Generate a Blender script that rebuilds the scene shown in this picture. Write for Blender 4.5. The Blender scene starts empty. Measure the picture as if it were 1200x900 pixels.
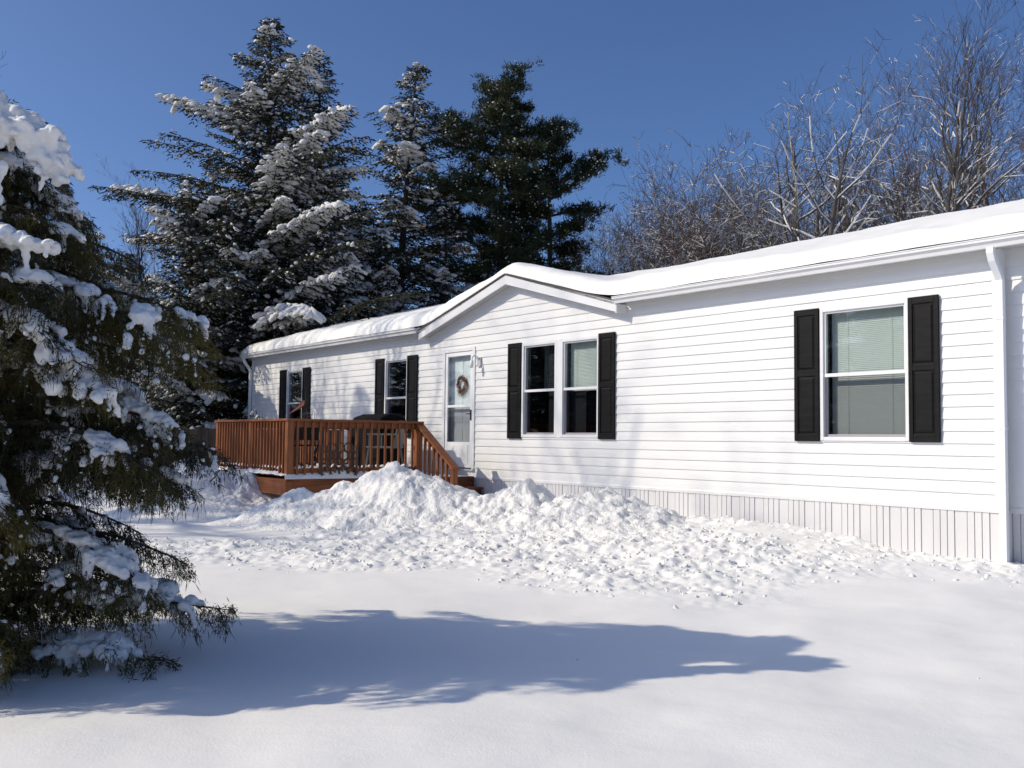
import bpy, math, random
import numpy as np
from mathutils import Vector, Matrix

S = bpy.context.scene
C = S.collection

# ------------------------------------------------------------------ camera
CZ = 1.35
_p = math.radians(3.2); _r = math.radians(0.62)
fwd = Vector((0, math.cos(_p), math.sin(_p))); up0 = Vector((0, -math.sin(_p), math.cos(_p))); r0 = Vector((1, 0, 0))
rgt = r0 * math.cos(_r) + up0 * math.sin(_r); upv = -r0 * math.sin(_r) + up0 * math.cos(_r)
cam = bpy.data.cameras.new('camera'); co = bpy.data.objects.new('camera', cam); C.objects.link(co)
cam.sensor_width = 36; cam.lens = 36 * 1167 / 1200; cam.clip_start = 0.05; cam.clip_end = 3000
M = Matrix((rgt, upv, -fwd)).transposed().to_4x4(); M.translation = (0, 0, CZ)
co.matrix_world = M
S.camera = co

# ------------------------------------------------------------------ sky, sun, exposure
SUN_EL = math.radians(33.5)
SD = Vector((-0.992, -0.125, 0)).normalized()            # horizontal direction towards the sun
w = bpy.data.worlds.new('World'); S.world = w; w.use_nodes = True
nt = w.node_tree; bg = nt.nodes['Background']
sky = nt.nodes.new('ShaderNodeTexSky'); sky.sky_type = 'NISHITA'; sky.sun_disc = False
sky.sun_elevation = SUN_EL; sky.sun_rotation = math.atan2(SD.x, SD.y) % (2 * math.pi)
sky.altitude = 0; sky.air_density = 0.6; sky.dust_density = 2.0; sky.ozone_density = 8.0
nt.links.new(sky.outputs[0], bg.inputs[0]); bg.inputs[1].default_value = 0.15
sl = bpy.data.lights.new('sun', 'SUN'); sl.energy = 3.7; sl.angle = math.radians(0.53); sl.color = (1.0, 0.90, 0.72)
so = bpy.data.objects.new('sun', sl); C.objects.link(so)
so.rotation_euler = Vector((SD.x * math.cos(SUN_EL), SD.y * math.cos(SUN_EL), math.sin(SUN_EL))).to_track_quat('Z', 'Y').to_euler()
so.location = (-20, -5, 20)
S.view_settings.view_transform = 'Standard'; S.view_settings.look = 'None'
S.view_settings.exposure = 0.0; S.view_settings.gamma = 1.0
S.cycles.max_bounces = 6; S.cycles.transparent_max_bounces = 12; S.cycles.use_denoising = True

# ------------------------------------------------------------------ helpers
rng = np.random.default_rng(7)

def mesh_np(name, V, F, mat=None, smooth=False):
    """V (n,3); F list of int arrays (m,k)"""
    me = bpy.data.meshes.new(name)
    if not isinstance(F, list): F = [F]
    F = [f for f in F if len(f)]
    V = np.asarray(V, dtype=np.float32)
    loops = np.concatenate([f.reshape(-1) for f in F]).astype(np.int32)
    tot = np.concatenate([np.full(len(f), f.shape[1], dtype=np.int32) for f in F])
    st = np.concatenate([[0], np.cumsum(tot)[:-1]]).astype(np.int32)
    me.vertices.add(len(V)); me.vertices.foreach_set('co', V.reshape(-1))
    me.loops.add(len(loops)); me.loops.foreach_set('vertex_index', loops)
    me.polygons.add(len(tot)); me.polygons.foreach_set('loop_start', st)
    me.polygons.foreach_set('use_smooth', np.full(len(tot), smooth, dtype=bool))
    me.update(calc_edges=True)
    if mat: me.materials.append(mat)
    return me

def link(name, me, parent=None):
    o = bpy.data.objects.new(name, me); C.objects.link(o)
    if parent: o.parent = parent
    return o

def tag(o, label=None, cat=None, group=None, kind=None):
    if label: o['label'] = label
    if cat: o['category'] = cat
    if group: o['group'] = group
    if kind: o['kind'] = kind
    return o

def empty(name, loc, rz=0):
    o = bpy.data.objects.new(name, None); C.objects.link(o)
    o.location = loc; o.rotation_euler = (0, 0, rz); o.empty_display_size = .2
    return o

class MB:
    def __init__(s): s.v = []; s.f = []
    def add(s, vs, fs):
        b = len(s.v); s.v += [tuple(q) for q in vs]; s.f += [tuple(b + i for i in f) for f in fs]
    def box(s, x0, x1, y0, y1, z0, z1, T=None):
        if x0 > x1: x0, x1 = x1, x0
        if y0 > y1: y0, y1 = y1, y0
        if z0 > z1: z0, z1 = z1, z0
        vs = [(x0,y0,z0),(x1,y0,z0),(x1,y1,z0),(x0,y1,z0),(x0,y0,z1),(x1,y0,z1),(x1,y1,z1),(x0,y1,z1)]
        if T is not None: vs = [T @ Vector(q) for q in vs]
        s.add(vs, [(0,3,2,1),(4,5,6,7),(0,1,5,4),(1,2,6,5),(2,3,7,6),(3,0,4,7)])
    def prism(s, prof, axis, a, b):
        """closed profile (list of 2D) extruded along axis x: (a..b), profile = (y,z); axis y: profile = (x,z); axis z: profile=(x,y)"""
        n = len(prof)
        def mk(p, t): return {'x': (t, p[0], p[1]), 'y': (p[0], t, p[1]), 'z': (p[0], p[1], t)}[axis]
        vs = [mk(p, a) for p in prof] + [mk(p, b) for p in prof]
        fs = [tuple(range(n))[::-1], tuple(range(n, 2 * n))] + [(i, (i + 1) % n, n + (i + 1) % n, n + i) for i in range(n)]
        s.add(vs, fs)
    def tube(s, pts, rad, n=8, cap=True):
        pts = [Vector(p) for p in pts]
        if not hasattr(rad, '__len__'): rad = [rad] * len(pts)
        rings = []; prev = None
        for i, p in enumerate(pts):
            d = (pts[min(i + 1, len(pts) - 1)] - pts[max(i - 1, 0)]).normalized()
            a = prev - d * prev.dot(d) if prev is not None else (Vector((0, 0, 1)).cross(d) if abs(d.z) < .9 else Vector((1, 0, 0)).cross(d))
            a.normalize(); prev = a; b = d.cross(a)
            rings.append([p + (a * math.cos(2 * math.pi * k / n) + b * math.sin(2 * math.pi * k / n)) * rad[i] for k in range(n)])
        vs = [q for r in rings for q in r]; fs = []
        for i in range(len(pts) - 1):
            for k in range(n):
                fs.append((i * n + k, i * n + (k + 1) % n, (i + 1) * n + (k + 1) % n, (i + 1) * n + k))
        if cap: fs += [tuple(range(n))[::-1], tuple(range((len(pts) - 1) * n, len(pts) * n))]
        s.add(vs, fs)
    def build(s, name, mat, parent=None, smooth=False, bevel=0, seg=2):
        me = bpy.data.meshes.new(name); me.from_pydata(s.v, [], s.f); me.materials.append(mat)
        if smooth: me.polygons.foreach_set('use_smooth', [True] * len(me.polygons))
        me.update()
        o = link(name, me, parent)
        if bevel:
            m = o.modifiers.new('bevel', 'BEVEL'); m.width = bevel; m.segments = seg; m.limit_method = 'ANGLE'; m.angle_limit = math.radians(40)
        return o

# numpy value noise, period free
_T = rng.random(65536).astype(np.float64)
def _h(ix, iy, s): return _T[((ix.astype(np.int64) * 73856093) ^ (iy.astype(np.int64) * 19349663) ^ (s * 83492791)) & 65535]
def vnoise(x, y, s=0):
    ix = np.floor(x); iy = np.floor(y); fx = x - ix; fy = y - iy
    fx = fx * fx * fx * (fx * (fx * 6 - 15) + 10); fy = fy * fy * fy * (fy * (fy * 6 - 15) + 10)
    a = _h(ix, iy, s); b = _h(ix + 1, iy, s); c = _h(ix, iy + 1, s); d = _h(ix + 1, iy + 1, s)
    return (a + (b - a) * fx) * (1 - fy) + (c + (d - c) * fx) * fy - .5
def fbm(x, y, o=4, s=0, g=.5):
    t = 0; a = 1; c, sn = math.cos(.6), math.sin(.6)
    for k in range(o):
        t = t + a * vnoise(x, y, s + k); a *= g
        x, y = (x * c - y * sn) * 2.03 + 11.3, (x * sn + y * c) * 2.03 + 5.7
    return t
def lumps(x, y, s=0, dens=1.0):
    """rounded lumps: height of nearest blob dome, 0..1"""
    ix = np.floor(x); iy = np.floor(y); best = np.zeros_like(x)
    for dx in (-1, 0, 1):
        for dy in (-1, 0, 1):
            jx = ix + dx; jy = iy + dy
            px = jx + _h(jx, jy, s); py = jy + _h(jx, jy, s + 1)
            r = .25 + .55 * _h(jx, jy, s + 2) ** 2
            on = _h(jx, jy, s + 3) < dens
            d2 = ((x - px) ** 2 + (y - py) ** 2) / (r * r)
            best = np.maximum(best, np.where(on, r * np.sqrt(np.clip(1 - d2, 0, 1)), 0))
    return best
def sstep(a, b, x):
    t = np.clip((x - a) / (b - a), 0, 1); return t * t * (3 - 2 * t)

# ------------------------------------------------------------------ materials
def mat(name, col, rough=.6, spec=.5, metal=0, noise=None, bump=None, sss=0, trans=0):
    m = bpy.data.materials.new(name); m.use_nodes = True
    t = m.node_tree; b = t.nodes['Principled BSDF']
    b.inputs['Base Color'].default_value = (*col, 1); b.inputs['Roughness'].default_value = rough
    b.inputs['Specular IOR Level'].default_value = spec; b.inputs['Metallic'].default_value = metal
    tc = t.nodes.new('ShaderNodeTexCoord')
    if noise:      # (scale vector, col2, detail, [lo,hi])
        sc, c2, det, lo, hi = noise
        mp = t.nodes.new('ShaderNodeMapping'); mp.inputs['Scale'].default_value = sc
        nz = t.nodes.new('ShaderNodeTexNoise'); nz.inputs['Scale'].default_value = 1; nz.inputs['Detail'].default_value = det
        cr = t.nodes.new('ShaderNodeValToRGB'); cr.color_ramp.elements[0].position = lo; cr.color_ramp.elements[1].position = hi
        cr.color_ramp.elements[0].color = (*col, 1); cr.color_ramp.elements[1].color = (*c2, 1)
        t.links.new(tc.outputs['Object'], mp.inputs[0]); t.links.new(mp.outputs[0], nz.inputs[0]); t.links.new(nz.outputs[0], cr.inputs[0])
        t.links.new(cr.outputs[0], b.inputs['Base Color'])
    if bump:       # list of (scale vector, distance, detail)
        prev = None
        for sc, dist, det in bump:
            mp = t.nodes.new('ShaderNodeMapping'); mp.inputs['Scale'].default_value = sc
            nz = t.nodes.new('ShaderNodeTexNoise'); nz.inputs['Scale'].default_value = 1; nz.inputs['Detail'].default_value = det
            bp = t.nodes.new('ShaderNodeBump'); bp.inputs['Distance'].default_value = dist
            t.links.new(tc.outputs['Object'], mp.inputs[0]); t.links.new(mp.outputs[0], nz.inputs[0]); t.links.new(nz.outputs[0], bp.inputs['Height'])
            if prev: t.links.new(prev.outputs[0], bp.inputs['Normal'])
            prev = bp
        t.links.new(prev.outputs[0], b.inputs['Normal'])
    if sss:
        b.inputs['Subsurface Weight'].default_value = sss; b.inputs['Subsurface Radius'].default_value = (1, .9, .8); b.inputs['Subsurface Scale'].default_value = .02
    return m

def foliage_mat(name, c1, c2, transl=.25, rough=.65):
    m = mat(name, c1, rough, .3, noise=((1.3, 1.3, 1.3), c2, 5, .38, .62))
    t = m.node_tree; b = t.nodes['Principled BSDF']; out = t.nodes['Material Output']
    tr = t.nodes.new('ShaderNodeBsdfTranslucent'); mx = t.nodes.new('ShaderNodeMixShader'); mx.inputs[0].default_value = transl
    cr = [n for n in t.nodes if n.type == 'VALTORGB'][0]
    t.links.new(cr.outputs[0], tr.inputs[0]); t.links.new(b.outputs[0], mx.inputs[1]); t.links.new(tr.outputs[0], mx.inputs[2]); t.links.new(mx.outputs[0], out.inputs[0])
    return m

MT = {}
MT['snow'] = mat('snow', (.85, .835, .80), .7, .25, bump=[((7, 7, 7), .004, 3), ((80, 80, 80), .0012, 3)])
MT['snow_pile'] = mat('rough_snow', (.85, .835, .80), .7, .25, bump=[((18, 18, 18), .03, 6), ((70, 70, 70), .008, 4)])
MT['snow_roof'] = mat('roof_snow', (.84, .83, .80), .7, .25, bump=[((5, 5, 5), .01, 5), ((60, 60, 60), .003, 4)])
MT['snow_tree'] = mat('tree_snow', (.80, .79, .765), .7, .25, bump=[((35, 35, 35), .006, 4)])
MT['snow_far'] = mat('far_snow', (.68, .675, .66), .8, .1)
MT['siding'] = mat('vinyl_siding', (.71, .71, .705), .42, .45, noise=((.5, 3, 1.6), (.675, .675, .675), 4, .35, .7), bump=[((1.1, 1, 9), .004, 2), ((60, 60, 240), .0006, 3)])
MT['skirt'] = mat('vinyl_skirting', (.64, .63, .635), .5, .4, noise=((2.5, 2, .6), (.59, .58, .585), 4, .35, .7))
MT['trim'] = mat('white_trim', (.70, .70, .71), .4, .5, noise=((3, 3, 3), (.66, .66, .67), 3, .4, .7))
MT['fascia'] = mat('fascia_metal', (.52, .52, .52), .45, .5, noise=((2, 2, 2), (.48, .48, .48), 3, .4, .7))
MT['alu'] = mat('grey_aluminium', (.55, .56, .57), .35, .5, .3)
MT['downspout'] = mat('downspout_white', (.72, .74, .77), .4, .5)
MT['shutter'] = mat('black_shutter', (.005, .005, .005), .5, .14, noise=((4, 4, 30), (.009, .0085, .0085), 3, .4, .6), bump=[((8, 8, 160), .0008, 2)])
MT['wood'] = mat('stained_cedar', (.19, .060, .020), .6, .35, noise=((18, 18, 1.6), (.30, .105, .033), 6, .35, .68), bump=[((60, 60, 6), .0015, 3)])
MT['wood_h'] = mat('stained_cedar_rail', (.18, .056, .019), .6, .35, noise=((2, 2, 20), (.28, .095, .031), 6, .35, .68), bump=[((6, 6, 60), .0015, 3)])
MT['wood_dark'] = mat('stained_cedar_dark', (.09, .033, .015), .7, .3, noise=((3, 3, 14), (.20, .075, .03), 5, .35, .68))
MT['bark'] = mat('bark', (.045, .036, .03), .9, .2, noise=((9, 9, 2.5), (.10, .085, .07), 5, .4, .65))
MT['bark_grey'] = mat('grey_bark', (.065, .056, .050), .9, .2, noise=((2, 2, 1), (.14, .122, .11), 5, .38, .65))
MT['bark_red'] = mat('brown_bark', (.062, .040, .032), .9, .2, noise=((2, 2, 1), (.115, .075, .058), 5, .38, .65))
MT['cedar'] = foliage_mat('weeping_foliage', (.020, .024, .010), (.125, .105, .028), .38)
MT['hemlock'] = foliage_mat('hemlock_foliage', (.013, .018, .011), (.040, .044, .023), .2)
MT['pine'] = foliage_mat('pine_foliage', (.014, .024, .010), (.045, .058, .022), .2)
MT['black'] = mat('black_cover', (.005, .005, .006), .85, .15)
MT['iron'] = mat('dark_iron', (.02, .018, .017), .5, .5, .6)
MT['red'] = mat('faded_red_fabric', (.10, .032, .024), .7, .3, noise=((9, 9, 9), (.13, .04, .03), 4, .4, .6))
MT['chair'] = mat('grey_plastic', (.13, .15, .155), .45, .4)
MT['brownmetal'] = mat('brown_cast_metal', (.085, .055, .04), .5, .4, .2)
MT['roomwall'] = mat('room_wall', (.16, .16, .155), .9, .1)
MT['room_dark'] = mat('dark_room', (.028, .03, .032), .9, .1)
MT['blind'] = mat('window_blind', (.50, .53, .50), .6, .3)
MT['curtain'] = mat('curtain', (.16, .17, .16), .9, .1, noise=((30, 1, 1.5), (.09, .1, .1), 3, .35, .65))
MT['door_white'] = mat('door_paint', (.74, .75, .76), .4, .4)
MT['shingle'] = mat('shingles', (.09, .09, .09), .9, .2)
MT['fence'] = mat('weathered_boards', (.07, .050, .036), .85, .2, noise=((14, 2, 1.2), (.12, .088, .06), 5, .35, .65))
MT['twig'] = mat('wreath_twig', (.16, .06, .025), .8, .2)
MT['berry'] = mat('wreath_berry', (.20, .02, .012), .5, .4)
MT['straw'] = mat('wreath_straw', (.30, .17, .07), .8, .2)

def glass_mat(name, tint, gl=1.0):
    m = bpy.data.materials.new(name); m.use_nodes = True; t = m.node_tree; t.nodes.clear()
    out = t.nodes.new('ShaderNodeOutputMaterial'); mx = t.nodes.new('ShaderNodeMixShader'); lw = t.nodes.new('ShaderNodeLayerWeight'); lw.inputs[0].default_value = .5
    pw = t.nodes.new('ShaderNodeMath'); pw.operation = 'POWER'; pw.inputs[1].default_value = 4.0; t.links.new(lw.outputs['Facing'], pw.inputs[0])
    fr = t.nodes.new('ShaderNodeMath'); fr.operation = 'MULTIPLY_ADD'; fr.inputs[1].default_value = .85; fr.inputs[2].default_value = .055; t.links.new(pw.outputs[0], fr.inputs[0])
    tr = t.nodes.new('ShaderNodeBsdfTransparent'); tr.inputs[0].default_value = (*tint, 1)
    g = t.nodes.new('ShaderNodeBsdfGlossy'); g.inputs['Roughness'].default_value = .02; g.inputs[0].default_value = (gl, gl, gl, 1)
    t.links.new(fr.outputs[0], mx.inputs[0]); t.links.new(tr.outputs[0], mx.inputs[1]); t.links.new(g.outputs[0], mx.inputs[2]); t.links.new(mx.outputs[0], out.inputs[0])
    return m
MT['glass'] = glass_mat('window_glass', (.87, .925, .925))
MT['screen'] = glass_mat('insect_screen', (.76, .74, .76), .15)

# ------------------------------------------------------------------ house frame of reference
HA = math.atan2(.7958, -.6056)
P0 = Vector((4.9, 9.95, 0)); HU = Vector((math.cos(HA), math.sin(HA), 0)); HN = Vector((-math.sin(HA), math.cos(HA), 0))
def W(u, v, z=0): return P0 + HU * u + HN * v + Vector((0, 0, z))
def toUV(X, Y):
    dx = X - P0.x; dy = Y - P0.y
    return dx * HU.x + dy * HU.y, dx * HN.x + dy * HN.y

# ------------------------------------------------------------------ snow ground
def base_h(X, Y):
    u, v = toUV(X, Y)
    b = .04 + .016 * np.clip(Y - 4, -3, 14)
    b = b + .10 * fbm(X * .22, Y * .22, 3, 3) + .030 * fbm(X * .9, Y * .9, 3, 20)
    # wind ripples, soft
    b = b + .022 * fbm(X * 1.3 + Y * .9, Y * 2.2 - X * .5, 2, 30) * sstep(-3, 2, X)
    # land rises gently into woods far away
    R = np.sqrt(X * X + Y * Y)
    return b + .0009 * np.clip(R - 40, 0, 200) ** 1.3
def wall_drift(X, Y):
    """snow slid off the roof: broad bank along the wall"""
    u, v = toUV(X, Y)
    ku = [-4, -1, 0, .6, 1.2, 2.0, 2.7, 3.2, 4.0, 4.8, 5.5, 5.9, 6.3, 6.8, 7.2, 7.6, 8.0, 8.6, 9.2, 12]
    kz = [.0, .02, .03, .05, .10, .20, .23, .20, .19, .18, .17, .19, .18, .14, .12, .10, .06, .03, 0, 0]
    r = np.interp(u, ku, kz)
    prof = sstep(4.6, .9, v) * sstep(-.3, .25, v)
    return r * prof
def chunk_mask(X, Y):
    u, v = toUV(X, Y)
    wob = .7 * fbm(X * .6, Y * .6, 3, 50)
    m = sstep(4.7, 3.9, v + wob) * sstep(-.2, 1.6, u + wob) 
    m2 = sstep(0, .8, 1.5 - np.abs(Y + wob - 10.9)) * sstep(-5.5, -4.2, X) * sstep(2, 0, X)
    m3 = sstep(1.5, .6, v) * sstep(-2.5, -1, u) * .6
    return np.clip(np.maximum(np.maximum(m, m2 * .8), m3), 0, 1)
def smooth_patch(X, Y):   # unbroken drift remaining near the wall at right
    u, v = toUV(X, Y)
    return np.exp(-(((u - 2.1) / 1.3) ** 2 + ((v - .9) / .55) ** 2) * 1.2)
def detail(X, Y):
    m = chunk_mask(X, Y) * (1 - smooth_patch(X, Y))
    return m * (.026 * lumps(X * 6, Y * 6, 60, .40) + .04 * lumps(X * 3 + 3, Y * 3, 70, .3) * .6 + .030 * lumps(X * 10, Y * 10, 80, .6) + .030 * lumps(X * 17, Y * 17, 85, .75) + .020 * fbm(X * 14, Y * 14, 3, 97) + .030 * fbm(X * 6, Y * 6, 4, 90) + .06 * fbm(X * 1.6, Y * 1.6, 3, 95)) 
PILES = []   # filled below: (kind, list of bumps)
def ground_h(X, Y):
    X = np.asarray(X, float); Y = np.asarray(Y, float)
    return base_h(X, Y) + wall_drift(X, Y) + detail(X, Y)

def axis(lo, hi, step, far):
    a = list(np.arange(lo, hi + 1e-6, step)); s = step; b = [hi]
    while b[-1] < far: s *= 1.18; b.append(b[-1] + s)
    s = step; c = [lo]
    while c[-1] > -far: s *= 1.18; c.append(c[-1] - s)
    return np.array(sorted(c[1:])[:] + a + b[1:])
xs = axis(-6.2, 6.4, .026, 900); ys = axis(3.0, 15.0, .026, 900)
GX, GY = np.meshgrid(xs, ys)
GZ = ground_h(GX, GY)
def grid_faces(nx, ny):
    i = np.arange(nx - 1)[None, :] + np.arange(ny - 1)[:, None] * nx
    i = i.reshape(-1); return np.stack([i, i + 1, i + 1 + nx, i + nx], 1)
g = link('ground', mesh_np('ground', np.stack([GX, GY, GZ], -1).reshape(-1, 3), grid_faces(len(xs), len(ys)), MT['snow'], True))
tag(g, 'smooth and churned white snow covering the yard', 'snow', kind='structure')

# piles of shovelled snow: list of (X, Y, height, rx, ry, rot, power)
def pile(name, bumps, label, x0, x1, y0, y1, amp, step=.026, lump=1.0):
    X, Y = np.meshgrid(np.arange(x0, x1, step), np.arange(y0, y1, step))
    h = np.zeros_like(X)
    wx = X + .22 * fbm(X * 1.4, Y * 1.4, 4, 120); wy = Y + .22 * fbm(X * 1.4 + 9, Y * 1.4, 4, 130)
    for (cx, cy, H, rx, ry, rot, pw) in bumps:
        c, s = math.cos(rot), math.sin(rot)
        a = ((wx - cx) * c + (wy - cy) * s) / rx; b = (-(wx - cx) * s + (wy - cy) * c) / ry
        d = np.sqrt(a * a + b * b)
        h = np.maximum(h, H * np.clip(1 - d, 0, 1) ** pw * (1 + .0 * d)) if pw < 3 else np.maximum(h, H * np.exp(-d * d * 2.5))
    # soft blending of the bumps
    k = sstep(0, .12, h)
    tex = lump * (.10 * fbm(X * 1.9, Y * 1.9, 5, 140) + .06 * lumps(X * 5.5, Y * 5.5, 150, .7) + .06 * lumps(X * 3, Y * 3, 160, .35) + .045 * lumps(X * 11, Y * 11, 170, .7) + .022 * lumps(X * 18, Y * 18, 175, .7)) * amp
    Z = ground_h(X, Y) + h + k * tex - .012
    keep = (h > .002)
    Z = np.where(keep, Z, ground_h(X, Y) - .06)
    F = grid_faces(X.shape[1], X.shape[0])
    kv = (h > 0).reshape(-1); F = F[kv[F].any(1)]
    used = np.unique(F); remap = -np.ones(X.size, int); remap[used] = np.arange(len(used))
    V = np.stack([X, Y, Z], -1).reshape(-1, 3)[used]
    o = link(name, mesh_np(name, V, remap[F], MT['snow_pile'], True))
    tag(o, label, 'snow pile', 'shovelled snow piles')
    return o
pile('snow_pile', [(-1.58, 13.7, .82, 1.65, 1.15, -.25, 1.05), (-2.3, 13.8, .56, 1.5, 1.0, 0, 1.15), (-1.15, 13.6, .40, 1.05, .9, 0, 1.2), (-2.9, 14.0, .5, 1.3, .9, 0, 1.2), (-3.1, 14.3, .35, 1.1, .8, .3, 1.3), (-1.5, 14.5, .6, 1.3, .9, 0, 1.3)],
     'tall pointed pile of shovelled snow in front of the wooden deck', -4.6, 1.0, 12.3, 15.8, .75, lump=.7)
pile('snow_pile', [(-5.1, 16.0, .80, 1.9, 1.5, .1, 1.1), (-4.4, 16.2, .66, 1.3, 1.2, .1, 1.0), (-6.6, 16.4, .66, 1.9, 1.6, 0, 1.0), (-4.9, 14.9, .25, 2.0, 1.0, 0, 1.3)],
     'broad rounded snow bank left of the deck beside the fence', -8.6, -3.0, 13.4, 18.2, .5, step=.03, lump=.6)
pile('snow_pile', [(.15, 13.4, .45, .85, .8, 0, .95), (-.4, 13.2, .24, 1.4, .9, 0, 1.2), (.6, 13.3, .24, .9, .7, 0, 1.1)],
     'knobbly snow pile at the foot of the deck stairs', -1.9, 1.6, 12.2, 14.6, 1.0, lump=1.1)
pile('snow_pile', [(1.15, 12.7, .36, 1.35, .9, -.9, .9), (.85, 12.3, .22, 1.7, 1.2, -.9, 1.2)],
     'low lumpy snow pile against the skirting below the double window', -1.2, 3.4, 9.9, 14.2, .9, lump=.9)

# loose crumbs of snow thrown over the yard
def ico(sub=1):
    t = (1 + 5 ** .5) / 2
    v = [(-1,t,0),(1,t,0),(-1,-t,0),(1,-t,0),(0,-1,t),(0,1,t),(0,-1,-t),(0,1,-t),(t,0,-1),(t,0,1),(-t,0,-1),(-t,0,1)]
    f = [(0,11,5),(0,5,1),(0,1,7),(0,7,10),(0,10,11),(1,5,9),(5,11,4),(11,10,2),(10,7,6),(7,1,8),(3,9,4),(3,4,2),(3,2,6),(3,6,8),(3,8,9),(4,9,5),(2,4,11),(6,2,10),(8,6,7),(9,8,1)]
    v = [np.array(q) / np.linalg.norm(q) for q in v]
    for _ in range(sub):
        c = {}; nf = []
        def mid(a, b):
            k = (min(a, b), max(a, b))
            if k not in c:
                m = v[a] + v[b]; v.append(m / np.linalg.norm(m)); c[k] = len(v) - 1
            return c[k]
        for a, b, d in f:
            x, y, z = mid(a, b), mid(b, d), mid(d, a); nf += [(a, x, z), (b, y, x), (d, z, y), (x, y, z)]
        f = nf
    return np.array(v), np.array(f)
ICO0 = ico(0); ICO1 = ico(1)
def blobs(P, R, D=None, stretch=None, tmpl=ICO0, jit=.25, flat=.7, seed=0):
    """P (n,3), R (n,), D (n,3) long axis, stretch (n,) -> verts, faces"""
    r = np.random.default_rng(seed); tv, tf = tmpl; n = len(P)
    V = tv[None] * (1 + jit * (r.random((n, len(tv), 1)) - .5) * 2)
    if D is None:
        D = r.normal(size=(n, 3)); D[:, 2] *= .3
    D = D / (np.linalg.norm(D, axis=1, keepdims=True) + 1e-9)
    up = np.tile(np.array([0, 0, 1.]), (n, 1)); side = np.cross(D, up); side /= (np.linalg.norm(side, axis=1, keepdims=True) + 1e-6); u2 = np.cross(side, D)
    st = np.ones(n) * 1.3 if stretch is None else stretch
    V = V[:, :, :1] * D[:, None] * st[:, None, None] + V[:, :, 1:2] * side[:, None] + V[:, :, 2:] * u2[:, None] * flat
    V = V * R[:, None, None] + P[:, None]
    F = tf[None] + (np.arange(n) * len(tv))[:, None, None]
    return V.reshape(-1, 3), F.reshape(-1, 3)
n = 30000
cx = rng.uniform(-6, 6, n); cy = rng.uniform(5, 16, n)
cm = chunk_mask(cx, cy) * (1 - smooth_patch(cx, cy)); k = rng.random(n) < cm * .9
k |= rng.random(n) < .001
cx, cy = cx[k], cy[k]; R = .004 + .020 * rng.random(len(cx)) ** 5
uu, vv = toUV(cx, cy); k = vv > .15; cx, cy, R = cx[k], cy[k], R[k]
big = R > .009
def cr_(m, tm, jt, sd):
    return blobs(np.stack([cx[m], cy[m], ground_h(cx[m], cy[m]) + R[m] * .12], 1), R[m], tmpl=tm, jit=jt, flat=.75, seed=sd)
V1, F1 = cr_(big, ICO1, .14, 3); V2, F2 = cr_(~big, ICO0, .25, 4); V = np.concatenate([V1, V2]); F = np.concatenate([F1, F2 + len(V1)])
tag(link('snow_crumbs', mesh_np('snow_crumbs', V, F, MT['snow_pile'], True)), 'loose crumbs of broken snow scattered over the churned yard', 'snow crumbs', kind='stuff')

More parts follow.
